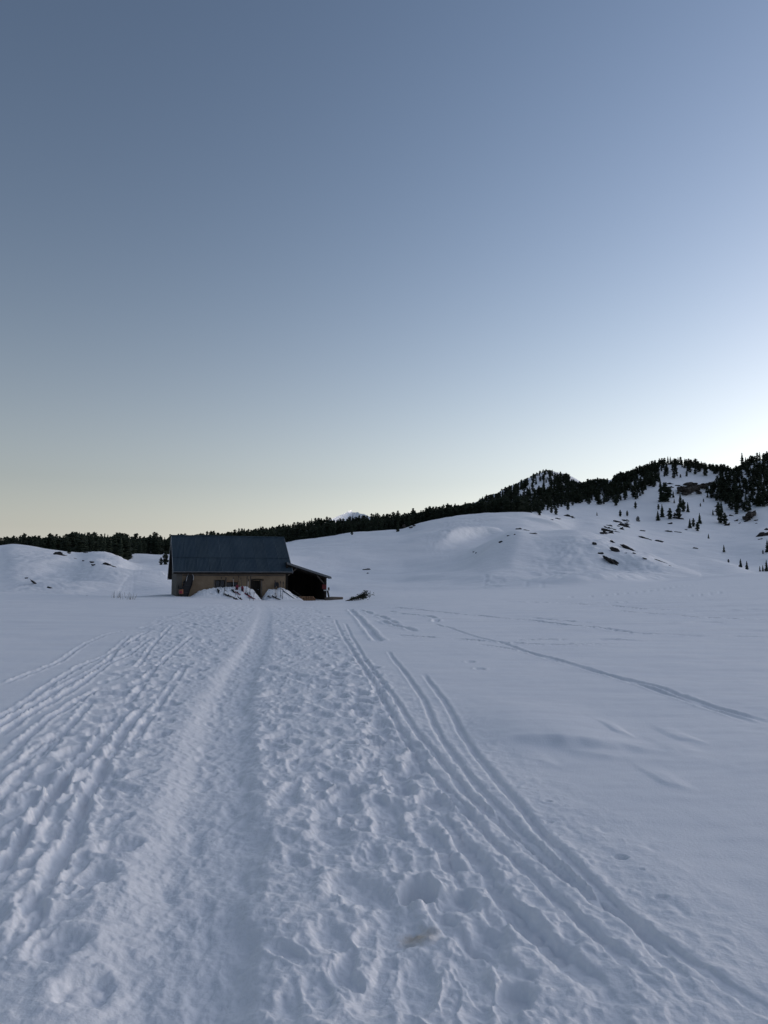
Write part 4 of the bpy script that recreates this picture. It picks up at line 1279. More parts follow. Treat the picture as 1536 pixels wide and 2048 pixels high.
for (x0, y0, x1, y1, v0, v1, lab) in ((561, 1177, 603, 1200, -0.7, -1.2, 'snow-dusted plank leaning from the right snow bank down to the woodpile'), (566, 1181, 592, 1196, -1.0, -1.5, 'darker plank under the snow-dusted one beside the right bank'),
                                       (655, 1181, 658.5, 1199, -0.2, -0.5, 'short dark board leaning on the outside of the lean-to post'), (585, 1180, 612, 1199, 0.3, -0.6, 'dark plank lying inside the mouth of the lean-to')):
    a_, b_ = at(x0, y0, depth_of(x0, v0)), at(x1, y1, depth_of(x1, v1)); b_.z = ground_z(b_.x, b_.y) + 0.06; m_ = (a_ + b_) / 2; d = (b_ - a_)
    bm = bmesh.new(); add_box(bm, (0, 0, 0), (d.length, 0.16, 0.045), bevel=0.006)
    o = obj('plank', bm, M_WOOD if 'dark' in lab else M_BEAM); o.location = m_; o.rotation_euler = d.to_track_quat('X', 'Z').to_euler()
    tag(o, lab, 'plank')
    if 'dusted' in lab:
        bm = bmesh.new(); add_box(bm, (0, 0, 0.05), (d.length * 0.94, 0.15, 0.055), bevel=0.025); obj('snow_cover', bm, M_SNOW, o)

# ---------------------------------------------------------------- shrub and dry stalks
_p = at(711, 1197, 60.0)
sb = empty('bent_shrub', (_p.x, _p.y, ground_z(_p.x, _p.y) + 0.10))
sb.scale = (1.45, 1.45, 1.45)
tag(sb, 'dark leaning shrub sticking out of the snow right of the lean-to', 'shrub')
rs = random.Random(9)
br = bmesh.new(); lf = bmesh.new()
for k in range(46):
    t0 = rs.uniform(0, 1)
    st = Vector((t0 * 0.8 - 0.35, rs.uniform(-.12, .12), t0 * 0.18 - 0.04))
    ang = rs.uniform(-0.05, 0.6 + 0.55 * t0); L_ = rs.uniform(0.3, 0.75) * (0.45 + 0.6 * t0)
    d = Vector((math.cos(ang) * L_, rs.uniform(-.25, .25), math.sin(ang) * L_ * 0.75))
    pts = [st, st + d * 0.5 + Vector((rs.uniform(-.06, .06), 0, rs.uniform(-.04, .06))), st + d]
    add_tube(br, pts, [0.014, 0.01, 0.005], 4)
    for q in range(13):
        c_ = pts[1].lerp(pts[2], rs.uniform(-0.2, 1.05)) + Vector((rs.gauss(0, .05), rs.gauss(0, .05), rs.gauss(0, .05)))
        e1 = Vector((rs.gauss(0, 1), rs.gauss(0, 1), rs.gauss(0, 1))).normalized() * rs.uniform(0.03, 0.065); e2 = e1.orthogonal().normalized() * 0.022
        lf.faces.new([lf.verts.new(c_ - e1), lf.verts.new(c_ + e2), lf.verts.new(c_ + e1), lf.verts.new(c_ - e2)])
obj('branches', br, M_BARK, sb)
tag(obj('foliage', lf, M_NEEDLE, sb), kind='stuff')
bm = bmesh.new(); add_tube(bm, [(-0.55, 0, -0.12), (-0.15, 0, 0.02), (0.35, 0, 0.16)], [0.05, 0.045, 0.03], 6); obj('stem', bm, M_BARK, sb)

for i, (x, y, lab) in enumerate(((235, 1196, 'thin dry grass tuft at the snow edge left of the hut, left of two'), (261, 1199, 'thin dry grass tuft at the snow edge left of the hut, nearest the hut'), (729, 1255, None))):
    if lab is None: continue
    p = hit(x, y, 20, 90)
    bm = bmesh.new()
    for q in range(16):
        b0 = Vector((rs.gauss(0, .35), rs.gauss(0, .12), -0.05)); tp = b0 + Vector((rs.gauss(0.03, .1), rs.gauss(0, .1), rs.uniform(.25, .65)))
        add_tube(bm, [b0, b0.lerp(tp, 0.6) + Vector((rs.gauss(0, .02), 0, 0)), tp], [0.009, 0.007, 0.004], 3)
    o = obj('dry_grass_tuft', bm, M_DRYGRASS); o.location = p
    tag(o, lab, 'grass tuft', 'dry grass tufts at the edge of the field')


# ---------------------------------------------------------------- rocks
def rock_mesh(seed, flat_=0.5):
    bm = bmesh.new()
    bmesh.ops.create_icosphere(bm, subdivisions=3, radius=1.0)
    off = Vector((seed * 7.3, seed * 3.1, seed * 1.7))
    for v in bm.verts:
        n_ = v.co.normalized()
        q = Vector((round(n_.x * 2.2) / 2.2, round(n_.y * 2.2) / 2.2, round(n_.z * 2.2) / 2.2)) * 0.30
        f = 0.62 + 0.35 * mnoise.noise(n_ * 1.3 + off) + 0.22 * mnoise.noise(n_ * 3.1 + off) + 0.10 * mnoise.noise(n_ * 7 + off)
        v.co = (n_ * 0.8 + q) * f
        v.co.z *= flat_
    me = bpy.data.meshes.new('rock')
    bm.to_mesh(me); bm.free()
    me.materials.append(M_ROCK)
    return me


ROCKS = [rock_mesh(s_, f_) for s_, f_ in ((1, .6), (2, .5), (3, .7), (4, .45), (5, .6), (6, .55))]


def slope_basis(p):
    e = max(0.6, 0.006 * p.length)
    gx = (ground_z(p.x + e, p.y) - ground_z(p.x - e, p.y)) / (2 * e); gy = (ground_z(p.x, p.y + e) - ground_z(p.x, p.y - e)) / (2 * e)
    return Vector((-gx, -gy, 1)).normalized()


def rock(x, y, w, h_, tilt, label, group, rmin=75, seed=None, mesh=None, cat='rock', name='rock'):
    """bare rock of w x h measured size, its long axis tilted (degrees, clockwise down to the right)"""
    p = hit(x, y, rmin, 1500)
    r = p.length
    n_ = slope_basis(p)
    k_ = rl.randrange(len(ROCKS)) if seed is None else seed
    o = link_mesh(name, mesh or ROCKS[k_])
    ww = w / 1485 * r / 2 * 1.7; hh = h_ * (1 - 0.55 * min(1.0, abs(tilt) / 35.0)) / 1485 * r / 2 * 1.7
    view = Vector((p.x, p.y, 0)).normalized(); rt = Vector((view.y, -view.x, 0))
    a_ = R(-tilt)
    xa = (rt * math.cos(a_) + Vector((0, 0, 1)) * math.sin(a_)).normalized()
    za = (Vector((0, 0, 1)) * math.cos(a_) - rt * math.sin(a_)).normalized()
    ya = za.cross(xa).normalized()
    M = Matrix((xa, ya, za)).transposed().to_4x4()
    dz = hh / 0.55
    o.matrix_world = Matrix.Translation(p + view * min(ww * 0.2, hh * 0.5)) @ M @ Matrix.Diagonal((ww, max(ww * 0.6, hh), dz, 1))
    tag(o, label, cat, group)
    return o


G1, G2, G3, G4 = 'rocks poking out of the left hill', 'rocks on the rounded snow knoll', 'rocks on the slope under the right mountain', 'rock field on the snow slope'
for a_ in (
    (119.6, 1110, 17, 9, 15, 'broad dark rock just under the crest of the left snow hill', G1), (151, 1117.5, 5, 2, 10, 'tiny dark rock on the left hill, second down from its crest rock', G1), (168, 1122, 6, 2.5, 15, 'small flat rock midway between the crest rock and the long rock of the left hill', G1),
    (185.5, 1125, 9, 4, 20, 'upper of two small stacked rocks on the left hill', G1), (188, 1130.5, 8, 4, 20, 'lower of two small stacked rocks on the left hill', G1), (216, 1130.5, 14, 7, 22, 'long dark rock at the right end of the left hill', G1), (228, 1134, 7, 3, 15, 'small rock touching the right tip of the long rock on the left hill', G1),
    (54, 1156.5, 6, 2.5, 12, 'small rock above the slanting rock low on the left hill', G1), (71, 1167, 18, 7, 35, 'slanting dark rock low on the left hill', G1), (101, 1176.5, 10, 4.5, 22, 'small rock lowest on the left hill, right of the slanting rock', G1), (177, 1193, 8, 2.5, 10, 'thin dark rock at the flat edge of the field left of the hut', G1),
    (1205, 1068, 9, 8, 35, 'dark rock highest left among those on the right side of the knoll', G2), (1226, 1085.5, 10, 8, 40, 'small slab at the top of the rocks on the right side of the knoll', G2), (1233, 1103, 22, 15, 35, 'big rounded rock in the middle of the knoll rocks', G2),
    (1257, 1098, 24, 10, 30, 'long slab along the crest right of the big knoll rock', G2), (1270, 1107.5, 9, 4, 30, 'small rock at the lower tip of the crest slab on the knoll', G2), (1203, 1108, 11, 7, 20, 'dark rock left of the big knoll rock', G2), (1190, 1089, 10, 10, 40, 'upright dark rock at the left of the knoll rocks', G2),
    (1226, 1125, 34, 17, 36, 'longest slanting brown rock, lowest on the knoll', G2), (1252, 1106.5, 5, 2, 10, 'pebble-sized rock beside the big knoll rock', G2), (1291, 1118, 9, 4, 30, 'small rock far down the right edge of the knoll', G2), (1322, 1123, 18, 2.2, 22, 'thin dark rim of rock on the right skyline of the knoll', G2), (1340, 1132, 4, 2, 20, 'last tiny rock at the right foot of the knoll', G2),
    (1039, 1058.5, 12, 4, 8, 'dark rock on the very top of the knoll', G2), (1051, 1060.5, 10, 2.5, 5, 'flat rock right of the topmost knoll rock', G2), (1064, 1067, 16, 2.5, -3, 'thin flat rock below the top of the knoll', G2), (1030, 1069.5, 4, 2, 0, 'tiny rock below the left of the knoll top', G2), (1017, 1071.5, 5, 1.6, 0, 'tiny flat rock on the left shoulder of the knoll', G2),
    (1003, 1084, 9, 3, -4, 'small dark rock on the left flank of the knoll', G2), (947, 1104.5, 3, 7, -40, 'narrow upright rock at the left foot of the knoll', G2), (952, 1106, 2.5, 4, -40, 'smaller upright rock beside the narrow one at the knoll foot', G2),
    (735.5, 1139.5, 16, 3.5, 3, 'flat dark rock alone on the slope right of the lean-to', 'rocks above the lean-to'), (736, 1147, 4.5, 2, 3, 'tiny rock under the flat rock right of the lean-to', 'rocks above the lean-to'),
    (1136, 1033, 15, 5, 5, 'flat dark rock below the forest edge, widest of the row there', G3), (1146, 1036, 6, 2.5, 5, 'small rock at the right end of the row below the forest edge', G3), (1114, 1037.5, 10, 3, 3, 'middle rock of the row below the forest edge', G3), (1103, 1039.5, 6, 2, 0, 'leftmost tiny rock of the row below the forest edge', G3),
    (1289, 1077, 17, 7, 18, 'dark angular rock right of the rock field', G3), (1301, 1080, 5, 3, 15, 'tiny rock touching the angular rock right of the rock field', G3), (1318, 1083.5, 12, 5, 10, 'flat rock right of the angular rock', G3), (1338, 1063.5, 11, 5, 5, 'dark rock below the group of small pines', G3), (1352, 1064, 6, 2, 5, 'left of two tiny rocks in a row under the pines', G3), (1359, 1065, 6, 2, 5, 'right of two tiny rocks in a row under the pines', G3),
    (1339, 1048, 9, 5, -20, 'small rock between the pines and the dark rock below them', G3), (1372, 1060, 4, 2, 0, 'tiny rock left of the three joined pines', G3), (1362, 1038, 14, 3, 8, 'thin rock at the foot of the tall pine', G3), (1391, 1097, 7, 3, 10, 'small rock alone in the middle of the right bowl', G3), (1285, 1062, 8, 2.5, 5, 'thin rock between the rock field and the dark rock', G3),
    (1453, 1051, 12, 8, -35, 'dark rock under the steep pines near the right edge', G3), (1471, 1042, 9, 6, -30, 'rock right of the steep pines', G3), (1478, 1047, 5, 3, -30, 'tiny rock under the rock right of the steep pines', G3), (1491, 1043, 11, 5, -30, 'slanting rock below the brown crag', G3), (1512, 1041, 6, 3, -10, 'small rock right of the slanting one below the brown crag', G3), (1513, 1047, 3.5, 2, 0, 'tiny rock low under the brown crag', G3),
    (1526, 1072, 22, 14, -25, 'large dark rock at the right border of the slope', G3), (1520, 1079, 8, 4, -20, 'small rock under the large one at the right border', G3), (1534, 1060, 8, 5, -10, 'rock above the large one at the right border', G3),
    (1463, 1032, 7, 4, 20, 'small rock beside the steep pine clump', G3),
    (1340, 968, 10, 3, 5, 'thin ledge rock under the summit forest', G3), (1355, 972, 8, 3, 0, 'small ledge rock between snow and crag', G3), (1343, 975, 7, 3, 0, 'tiny ledge rock left of the big crag', G3),
):
    rock(*a_)
for k in range(34):
    x = rl.uniform(1206, 1257); y = 1066 - (x - 1206) * 0.42 + rl.uniform(-7, 10)
    if not (1038 < y < 1068): continue
    rock(x, y, rl.uniform(3, 11), rl.uniform(1.6, 5), rl.uniform(5, 28), 'dark bare stone in the %s %s part of the rock field above the knoll' % ('upper' if y < 1052 else 'lower', 'left' if x < 1222 else 'right' if x > 1240 else 'middle'), G4)
for x, y, w, h_, lab in ((1212, 1062, 16, 9, 'largest dark stone, at the lower left end of the rock field'), (1247, 1052, 14, 8, 'large dark stone at the right side of the rock field'), (1252, 1042, 12, 5, 'long dark stone at the top right of the rock field'), (1235, 1044, 14, 5, 'long dark stone at the top of the rock field'), (1220, 1052, 12, 4, 'long dark stone at the left side of the rock field')):
    rock(x, y, w, h_, 15, lab, G4)


# rock faces: broken cliffs of stacked blocks
def crag(name, label, pts, depth_m, rmin):
    """pts: measured outline blocks (x, y, w, h) of one cliff"""
    p0 = hit(pts[0][0], pts[0][1] + pts[0][3] / 2, rmin, 1500)
    root = empty(name, p0)
    tag(root, label, 'cliff')
    for i, (x, y, w, h_) in enumerate(pts):
        p = hit(x, y + h_ / 2, rmin, 1500)
        r = p.length
        view = Vector((p.x, p.y, 0)).normalized()
        o = link_mesh('rock_block', CRAGS[i % len(CRAGS)], root)
        o.location = p - p0 + Vector((0, 0, h_ / 2 / 1485 * r)) + view * depth_m * 0.35
        o.rotation_euler = (0, 0, -math.atan2(p.x, p.y) + random.uniform(-.2, .2))
        o.scale = (w / 1485 * r * 0.46, depth_m, h_ / 1485 * r * 0.62)
    return root


CRAGS = []
for s_ in (11, 12, 13, 14):
    me = rock_mesh(s_, 0.9).copy(); me.materials.clear(); me.materials.append(M_CLIFF); CRAGS.append(me)
crag('rock_wall', 'low brown rock wall under the forest on the hill behind the hut', [(772, 1051, 14, 11), (785, 1051, 16, 12), (797, 1052, 14, 11), (808, 1052, 9, 9), (748, 1053, 10, 7), (757, 1051, 8, 6), (822, 1054, 12, 4), (829, 1051, 9, 3)], 4, 300)
crag('brown_crag', 'large brown crag in the middle of the right mountain side', [(1375, 980, 36, 18), (1362, 978, 18, 14), (1390, 976, 30, 16), (1405, 972, 26, 12), (1380, 968, 36, 10), (1420, 968, 22, 8), (1370, 987, 18, 8), (1398, 985, 16, 6), (1356, 985, 8, 6)], 8, 500)
crag('steep_crag', 'small brown crag under the pines near the right edge', [(1500, 1030, 20, 16), (1491, 1036, 12, 10), (1509, 1026, 10, 12), (1497, 1038, 10, 6)], 6, 350)


# ---------------------------------------------------------------- pines
def pine_mesh(seed, kind):
    """one metre high crown + trunk; kind 0 rounded mountain pine, 1 pointed spruce, 2 low bushy pine"""
    g = random.Random(seed)
    bm = bmesh.new()
    nl = (17, 19, 11)[kind]
    W = (0.235, 0.19, 0.46)[kind]
    z0 = (0.03, 0.02, 0.01)[kind]
    for i in range(nl):
        t = (i + g.uniform(-.3, .3)) / (nl - 1); t = min(max(t, 0), 1)
        z = z0 + (0.95 - z0) * t
        if kind == 0: rad = W * math.sqrt(max(0.03, 1 - ((t - 0.40) / 0.62) ** 2)) * (0.82 + 0.22 * math.sin(t * 17 + seed))
        elif kind == 1: rad = W * (1 - t) ** 0.8 * (0.8 + 0.2 * math.sin(t * 40)) + 0.012
        else: rad = W * math.sqrt(max(0.02, 1 - t ** 2.2))
        nb_ = 9 if kind != 2 else 12
        a0 = g.uniform(0, 6.3)
        for b_ in range(nb_):
            a_ = a0 + 2 * math.pi * b_ / nb_ + g.uniform(-.25, .25)
            L_ = rad * g.uniform(0.55, 1.2)
            dr = g.uniform(-0.03, 0.05) if kind != 1 else g.uniform(-0.06, 0.0)
            ca, sa = math.cos(a_), math.sin(a_)
            wv = g.uniform(0.35, 0.6) * max(L_, 0.05)
            px, py = -sa * wv, ca * wv
            th = g.uniform(0.025, 0.05)
            c_ = Vector((ca * L_ * 0.62, sa * L_ * 0.62, z + dr * 0.6))
            tip = Vector((ca * L_, sa * L_, z + dr + g.uniform(-.02, .03)))
            base = Vector((0, 0, z + g.uniform(-.02, .02)))
            l_ = c_ + Vector((px, py, -0.012)); r_ = c_ - Vector((px, py, 0.012)); u_ = c_ + Vector((0, 0, th)); d_ = c_ - Vector((0, 0, th))
            V_ = [bm.verts.new(q) for q in (base, l_, tip, r_, u_, d_)]
            for f_ in ((0, 1, 4), (1, 2, 4), (2, 3, 4), (3, 0, 4), (1, 0, 5), (2, 1, 5), (3, 2, 5), (0, 3, 5)): bm.faces.new([V_[q] for q in f_]) if f_[2] == 4 or b_ % 2 == 0 else None
    tw = 0.025 if kind == 1 else 0.06
    tp = [bm.verts.new((tw * math.cos(q * 2.1), tw * math.sin(q * 2.1), 0.9)) for q in range(3)] + [bm.verts.new((0, 0, 1.0))]
    for q in range(3): bm.faces.new((tp[q], tp[(q + 1) % 3], tp[3]))
    crown = bpy.data.meshes.new('crown'); bm.to_mesh(crown); bm.free(); crown.materials.append(M_NEEDLE)
    bm = bmesh.new(); add_tube(bm, [(0, 0, -0.08), (0.005, 0, 0.3), (0, 0, 0.92)], [0.028, 0.020, 0.004], 6)
    trunk = bpy.data.meshes.new('trunk'); bm.to_mesh(trunk); bm.free(); trunk.materials.append(M_BARK)
    return crown, trunk


PINES = [pine_mesh(40 + i, k_) for i, k_ in enumerate((0, 0, 0, 0, 1, 1, 2, 2))]


def pine(p, hgt, variant, label, group, wide=1.0):
    t = empty('pine_tree', p, (0, 0, random.uniform(0, 6.28)))
    t.scale = (hgt * wide, hgt * wide, hgt)
    tag(t, label, 'tree', group)
    link_mesh('crown', PINES[variant][0], t); link_mesh('trunk', PINES[variant][1], t)
    return t


# trees one can tell apart on the open snow: (x, base y, height in measured units, variant, width, label)
LONE = [
    (1232, 1011, 18, 0, 1.2, 'rounded dark pine at the left end of the forest edge on the right slope'),
    (1240.5, 1033, 12, 1, 1.3, 'left of two small pines side by side above the rock field'), (1254.5, 1032, 10, 2, 1.2, 'right of two small pines side by side above the rock field'),
    (1271, 1017, 13, 1, 1.1, 'small pine just below the forest edge above the two side-by-side pines'), (1276, 1043, 10, 6, 0.9, 'low wind-bent pine right of the rock field'),
    (1322, 1003, 30, 4, 1.2, 'tall pine in the clump left of the crag, lower left of it'), (1331, 1003, 35, 0, 1.4, 'broad dark pine in front of the clump left of the crag'), (1321, 983, 25, 5, 1.0, 'pointed pine at the top of the clump left of the crag'), (1339, 995, 20, 1, 1.3, 'rounded pine on the right side of the clump left of the crag'),
    (1346.5, 995, 13, 4, 1.2, 'small pointed pine between the clump and the tall pine'), (1348.5, 1006, 8, 5, 1.3, 'tiny pine under the small pointed one near the clump'),
    (1361, 1014, 25, 4, 1.3, 'tall pointed pine standing above the group in mid slope'), (1367, 1023, 22, 0, 1.1, 'pine at the right foot of the tall pointed pine'), (1376, 1024, 18, 4, 1.2, 'pointed pine right of the tall one, alone on its right side'),
    (1317, 1019, 10, 2, 1.2, 'small round pine behind the pair at the left of the mid-slope group'), (1324.5, 1034, 24, 4, 1.3, 'taller pine of the pair at the left of the mid-slope group'), (1316, 1041, 18, 5, 1.6, 'front pine of the pair at the left of the mid-slope group'),
    (1340, 1038, 20, 0, 1.3, 'left pine of the two joined ones in mid slope'), (1357.5, 1037, 24, 1, 1.2, 'right pine of the two joined ones in mid slope'), (1350, 1036, 10, 6, 1.0, 'low bush pine filling the gap between the two joined pines'),
    (1399.5, 1047, 19, 4, 1.4, 'upper right pine of the four close together in the bowl'), (1380, 1056, 17, 5, 1.5, 'left pine of the four close together in the bowl'), (1387, 1053, 15, 0, 1.1, 'middle pine of the four close together in the bowl'), (1395, 1062, 16, 1, 1.3, 'lowest pine of the four close together in the bowl'),
    (1401, 1013, 6, 2, 1.1, 'tiny dark pine alone high in the bowl'), (1407, 1004, 6, 2, 1.1, 'tiny pine below the forest at the top right of the bowl'), (1426, 1030, 10, 5, 1.2, 'small leaning pine left of the steep clump'),
    (1437, 1031, 24, 0, 1.2, 'left pine of the steep clump near the right edge'), (1443, 1025, 22, 4, 1.2, 'upper pine of the steep clump near the right edge'), (1441, 1046, 24, 1, 1.2, 'middle pine of the steep clump near the right edge'), (1450, 1048, 20, 0, 1.3, 'right pine of the steep clump near the right edge'),
    (1417, 1077, 9, 4, 1.3, 'tiny pine alone in the lower bowl'), (1448, 1104, 13, 4, 1.3, 'small pine alone in the low valley right of the mound'), (1526, 1108, 7, 2, 1.1, 'tiny round pine near the right edge in the valley'), (1535, 1104, 22, 5, 1.2, 'dark pine cut by the right edge in the valley'),
    (1457, 1125, 6, 2, 1.6, 'tiny dark pine top behind the mound'), (1481.5, 1137, 15, 4, 1.5, 'left pine of the two behind the mound rim'), (1494, 1140, 15, 5, 1.4, 'right pine of the two behind the mound rim'),
    (1520, 1146, 10, 4, 1.2, 'left small pine of the three behind the mound at the right edge'), (1526, 1146, 11, 5, 1.2, 'middle small pine of the three behind the mound at the right edge'), (1533.5, 1146, 20, 4, 1.2, 'tallest pine of the three behind the mound at the right edge'),
    (1194, 1031, 7, 4, 1.3, 'small pine alone in the hollow below the forest'), (1079, 1030, 14, 0, 1.4, 'left low pine at the forest foot under the far peak'), (1112, 1029, 14, 0, 1.4, 'right low pine at the forest foot under the far peak'), (1103, 1026, 14, 2, 1.2, 'bushy pine between the low ones at the forest foot under the far peak'), (1136, 1020, 14, 2, 1.3, 'broad pine at the forest foot below the far peak'),
    (704, 1070, 13, 2, 1.1, 'bushy pine standing forward on the hill behind the hut roof'), (796, 1063, 21, 5, 1.1, 'pointed pine in front of the low rock wall'), (810, 1050, 12, 4, 1.2, 'small pine at the right end of the low rock wall'), (859.5, 1040, 27, 0, 1.1, 'tall rounded pine at the forest edge right of the rock wall'), (826.5, 1042, 25, 0, 1.2, 'dark rounded pine standing free right of the rock wall'), (772, 1045, 17, 4, 1.2, 'pointed pine above the low rock wall'),
    (322, 1130, 14, 0, 1.4, 'small dark pine just left of the hut gable, lower of two'), (331, 1129, 24, 1, 1.3, 'dark pine half hidden at the left eave of the hut'), (245, 1116, 17, 7, 1.2, 'broad bushy pine low in front of the left forest'), (232, 1110, 15, 6, 1.2, 'bushy pine beside the broad one in front of the left forest'), (258, 1117, 15, 7, 1.0, 'bush at the right end of the left forest front'), (138, 1109, 14, 2, 1.3, 'bushy pine peeping over the dip in the left hill'), (171, 1108, 10, 6, 1.0, 'low bush on the crest of the left hill'),
    (1485, 938, 29, 4, 1.15, 'tall spire-shaped spruce standing above the skyline near the right edge'), (1492, 938, 21, 5, 1.2, 'second spire-shaped spruce right of the tallest on the skyline'),
]
used = []
for x, y, hp, var, wd, lab in LONE:
    rmin = 75
    if 1455 < x < 1536 and y > 1120: rmin = 290
    if x < 300 and y > 1100: rmin = 175
    if 690 < x < 870: rmin = 330
    p = hit(x, y, rmin, 1500)
    pine(p, hp / 1485 * p.length * 1.05, var, lab, 'pines standing apart on the snow', wd)
    used.append((x, y))

# skyline of the forest (tree tops)
SKY_T = np.array([(-60, 1078), (0, 1077), (14, 1074), (22, 1071), (32, 1076), (44, 1068), (56, 1074), (64, 1073), (80, 1073), (94, 1068), (108, 1069), (116, 1073), (130, 1070), (144, 1062), (156, 1063), (168, 1066), (184, 1065), (196, 1071), (208, 1067), (216, 1073), (226, 1067), (240, 1066), (256, 1072),
                  (268, 1068), (276, 1074), (290, 1072), (302, 1068), (312, 1063), (322, 1072), (330, 1077), (340, 1070), (360, 1066), (380, 1068), (400, 1064), (424, 1061), (440, 1066), (456, 1062), (480, 1056), (500, 1057), (520, 1052), (540, 1053), (560, 1048), (580, 1046), (600, 1042), (616, 1040), (626, 1034), (640, 1036),
                  (652, 1033), (668, 1037), (690, 1034), (712, 1030), (724, 1026), (740, 1028), (756, 1023), (768, 1028), (782, 1021), (794, 1020), (804, 1026), (818, 1023), (826, 1017), (836, 1026), (846, 1018), (858, 1013), (870, 1013), (886, 1008), (904, 1006), (920, 1009), (938, 1003), (952, 1004), (966, 993), (980, 987), (996, 984),
                  (1012, 974), (1028, 967), (1040, 962), (1052, 956), (1066, 949), (1080, 943), (1094, 938), (1104, 937), (1116, 941), (1128, 944), (1140, 946), (1150, 955), (1160, 962), (1172, 962), (1184, 956), (1204, 954), (1222, 957), (1230, 958), (1235, 945), (1250, 942), (1268, 937), (1284, 930), (1300, 925), (1316, 920), (1330, 914), (1342, 912),
                  (1358, 914), (1374, 913), (1384, 916), (1396, 914), (1408, 923), (1420, 922), (1432, 925), (1446, 926), (1460, 928), (1472, 934), (1482, 930), (1494, 926), (1504, 914), (1516, 908), (1530, 903), (1545, 901), (1600, 905)], float)
# inner limit of the woods per column (nearer than this the snow is open)
NEAR_R = [(-60, 198), (120, 200), (200, 198), (262, 235), (268, 300), (345, 330), (575, 408), (690, 415), (850, 420), (960, 420), (1062, 402)]
# woods and clearings on the slopes that face us, outlined by where the trunks stand
WOODS = [[(1060, 1028), (1062, 940), (1105, 930), (1160, 955), (1230, 950), (1290, 925), (1340, 905), (1400, 905), (1475, 925), (1550, 895), (1550, 1036), (1518, 1030), (1480, 1042), (1452, 1018), (1420, 1012), (1412, 992), (1450, 975), (1425, 955), (1412, 962), (1395, 975),
          (1330, 965), (1318, 985), (1298, 985), (1290, 1004), (1272, 1008), (1258, 1008), (1242, 1012), (1225, 1010), (1205, 1018), (1180, 1016), (1160, 1010), (1140, 1018), (1122, 1018), (1085, 1027)]]
CLEAR = [([(1042, 985), (1056, 972), (1072, 962), (1090, 962), (1105, 970), (1092, 980), (1062, 988)], 0.80), ([(1028, 1000), (1036, 990), (1062, 988), (1056, 998)], 0.5), ([(1008, 992), (1014, 986), (1026, 998), (1016, 1000)], 0.9), ([(1108, 950), (1118, 944), (1128, 958), (1112, 962)], 0.75), ([(1138, 968), (1142, 957), (1160, 966), (1150, 972)], 0.95),
         ([(1094, 944), (1104, 938), (1106, 948), (1096, 950)], 0.6), ([(1128, 970), (1136, 968), (1136, 976), (1130, 976)], 0.9), ([(1160, 1008), (1172, 1002), (1172, 1016), (1160, 1016)], 0.8), ([(1190, 998), (1210, 996), (1216, 1006), (1196, 1012)], 0.7),
         ([(1326, 962), (1336, 938), (1352, 933), (1380, 936), (1404, 955), (1414, 970), (1385, 976), (1360, 978), (1336, 985)], 0.72), ([(1264, 978), (1284, 962), (1288, 970), (1270, 984)], 0.7), ([(1434, 965), (1444, 966), (1440, 982), (1432, 978)], 0.8), ([(1508, 950), (1536, 940), (1545, 958), (1515, 962)], 0.85), ([(1494, 972), (1505, 968), (1506, 992), (1496, 985)], 0.7), ([(1480, 1005), (1506, 1010), (1500, 1022), (1480, 1018)], 0.5),
         ([(1340, 968), (1430, 960), (1436, 972), (1400, 995), (1352, 992)], 1.0)]


def in_poly(x, y, P):
    c_ = False; n_ = len(P)
    for i in range(n_):
        x0, y0 = P[i]; x1, y1 = P[i - 1]
        if (y0 > y) != (y1 > y) and x < (x1 - x0) * (y - y0) / (y1 - y0) + x0: c_ = not c_
    return c_


gt = random.Random(21)
TREES = []
colj = lambda x: int(np.argmin(np.abs(xcol - x)))
cells = {}


def crowded(x, r, d):
    cx, cr = int(x // 6), int(r // 20)
    for i in (-1, 0, 1):
        for j in (-1, 0, 1):
            for (a_, b_) in cells.get((cx + i, cr + j), ()):
                if math.hypot((a_ - x) , (b_ - r) * 0.22) < d: return True
    return False


def put(x, r, hgt):
    cells.setdefault((int(x // 6), int(r // 20)), []).append((x, r))
    az = math.atan((x - 768) / 1485.0)
    j = colj(x)
    z = float(np.interp(r, GR[:, j], GZ[:, j]))
    TREES.append((x, r, hgt, Vector((r * math.sin(az), r * math.cos(az), z))))


def sky_te(x, dy=0.0):
    _, te = px_az_te(x, float(np.interp(x, SKY_T[:, 0], SKY_T[:, 1])) + dy)
    return float(te)


# skyline trees first
x = -30.0
while x < 1570:
    x += gt.uniform(4.5, 9.0)
    j = colj(x)
    te = sky_te(x, gt.choice([0, 0, 0.5, 1, 2.5, 4.5, 6]) - (3.5 if x < 345 else 1.0))
    lo_r = float(np.interp(x, [a_[0] for a_ in NEAR_R], [a_[1] for a_ in NEAR_R])) if x < 1062 else 600.0
    hi_r = float(rC[j]) + 25 if x > 900 else (345.0 if x < 262 else 640.0)
    rs_ = np.linspace(lo_r + 12, hi_r, 60)
    zs_ = np.interp(rs_, GR[:, j], GZ[:, j])
    need = CAM_Z + te * rs_ - zs_
    want = gt.uniform(7.0, 9.5) if x < 900 else gt.uniform(6.5, 10.5)
    i = int(np.argmin(np.abs(need - want)))
    if need[i] < 2.0: continue
    put(x, float(rs_[i]), float(min(need[i], 15)))
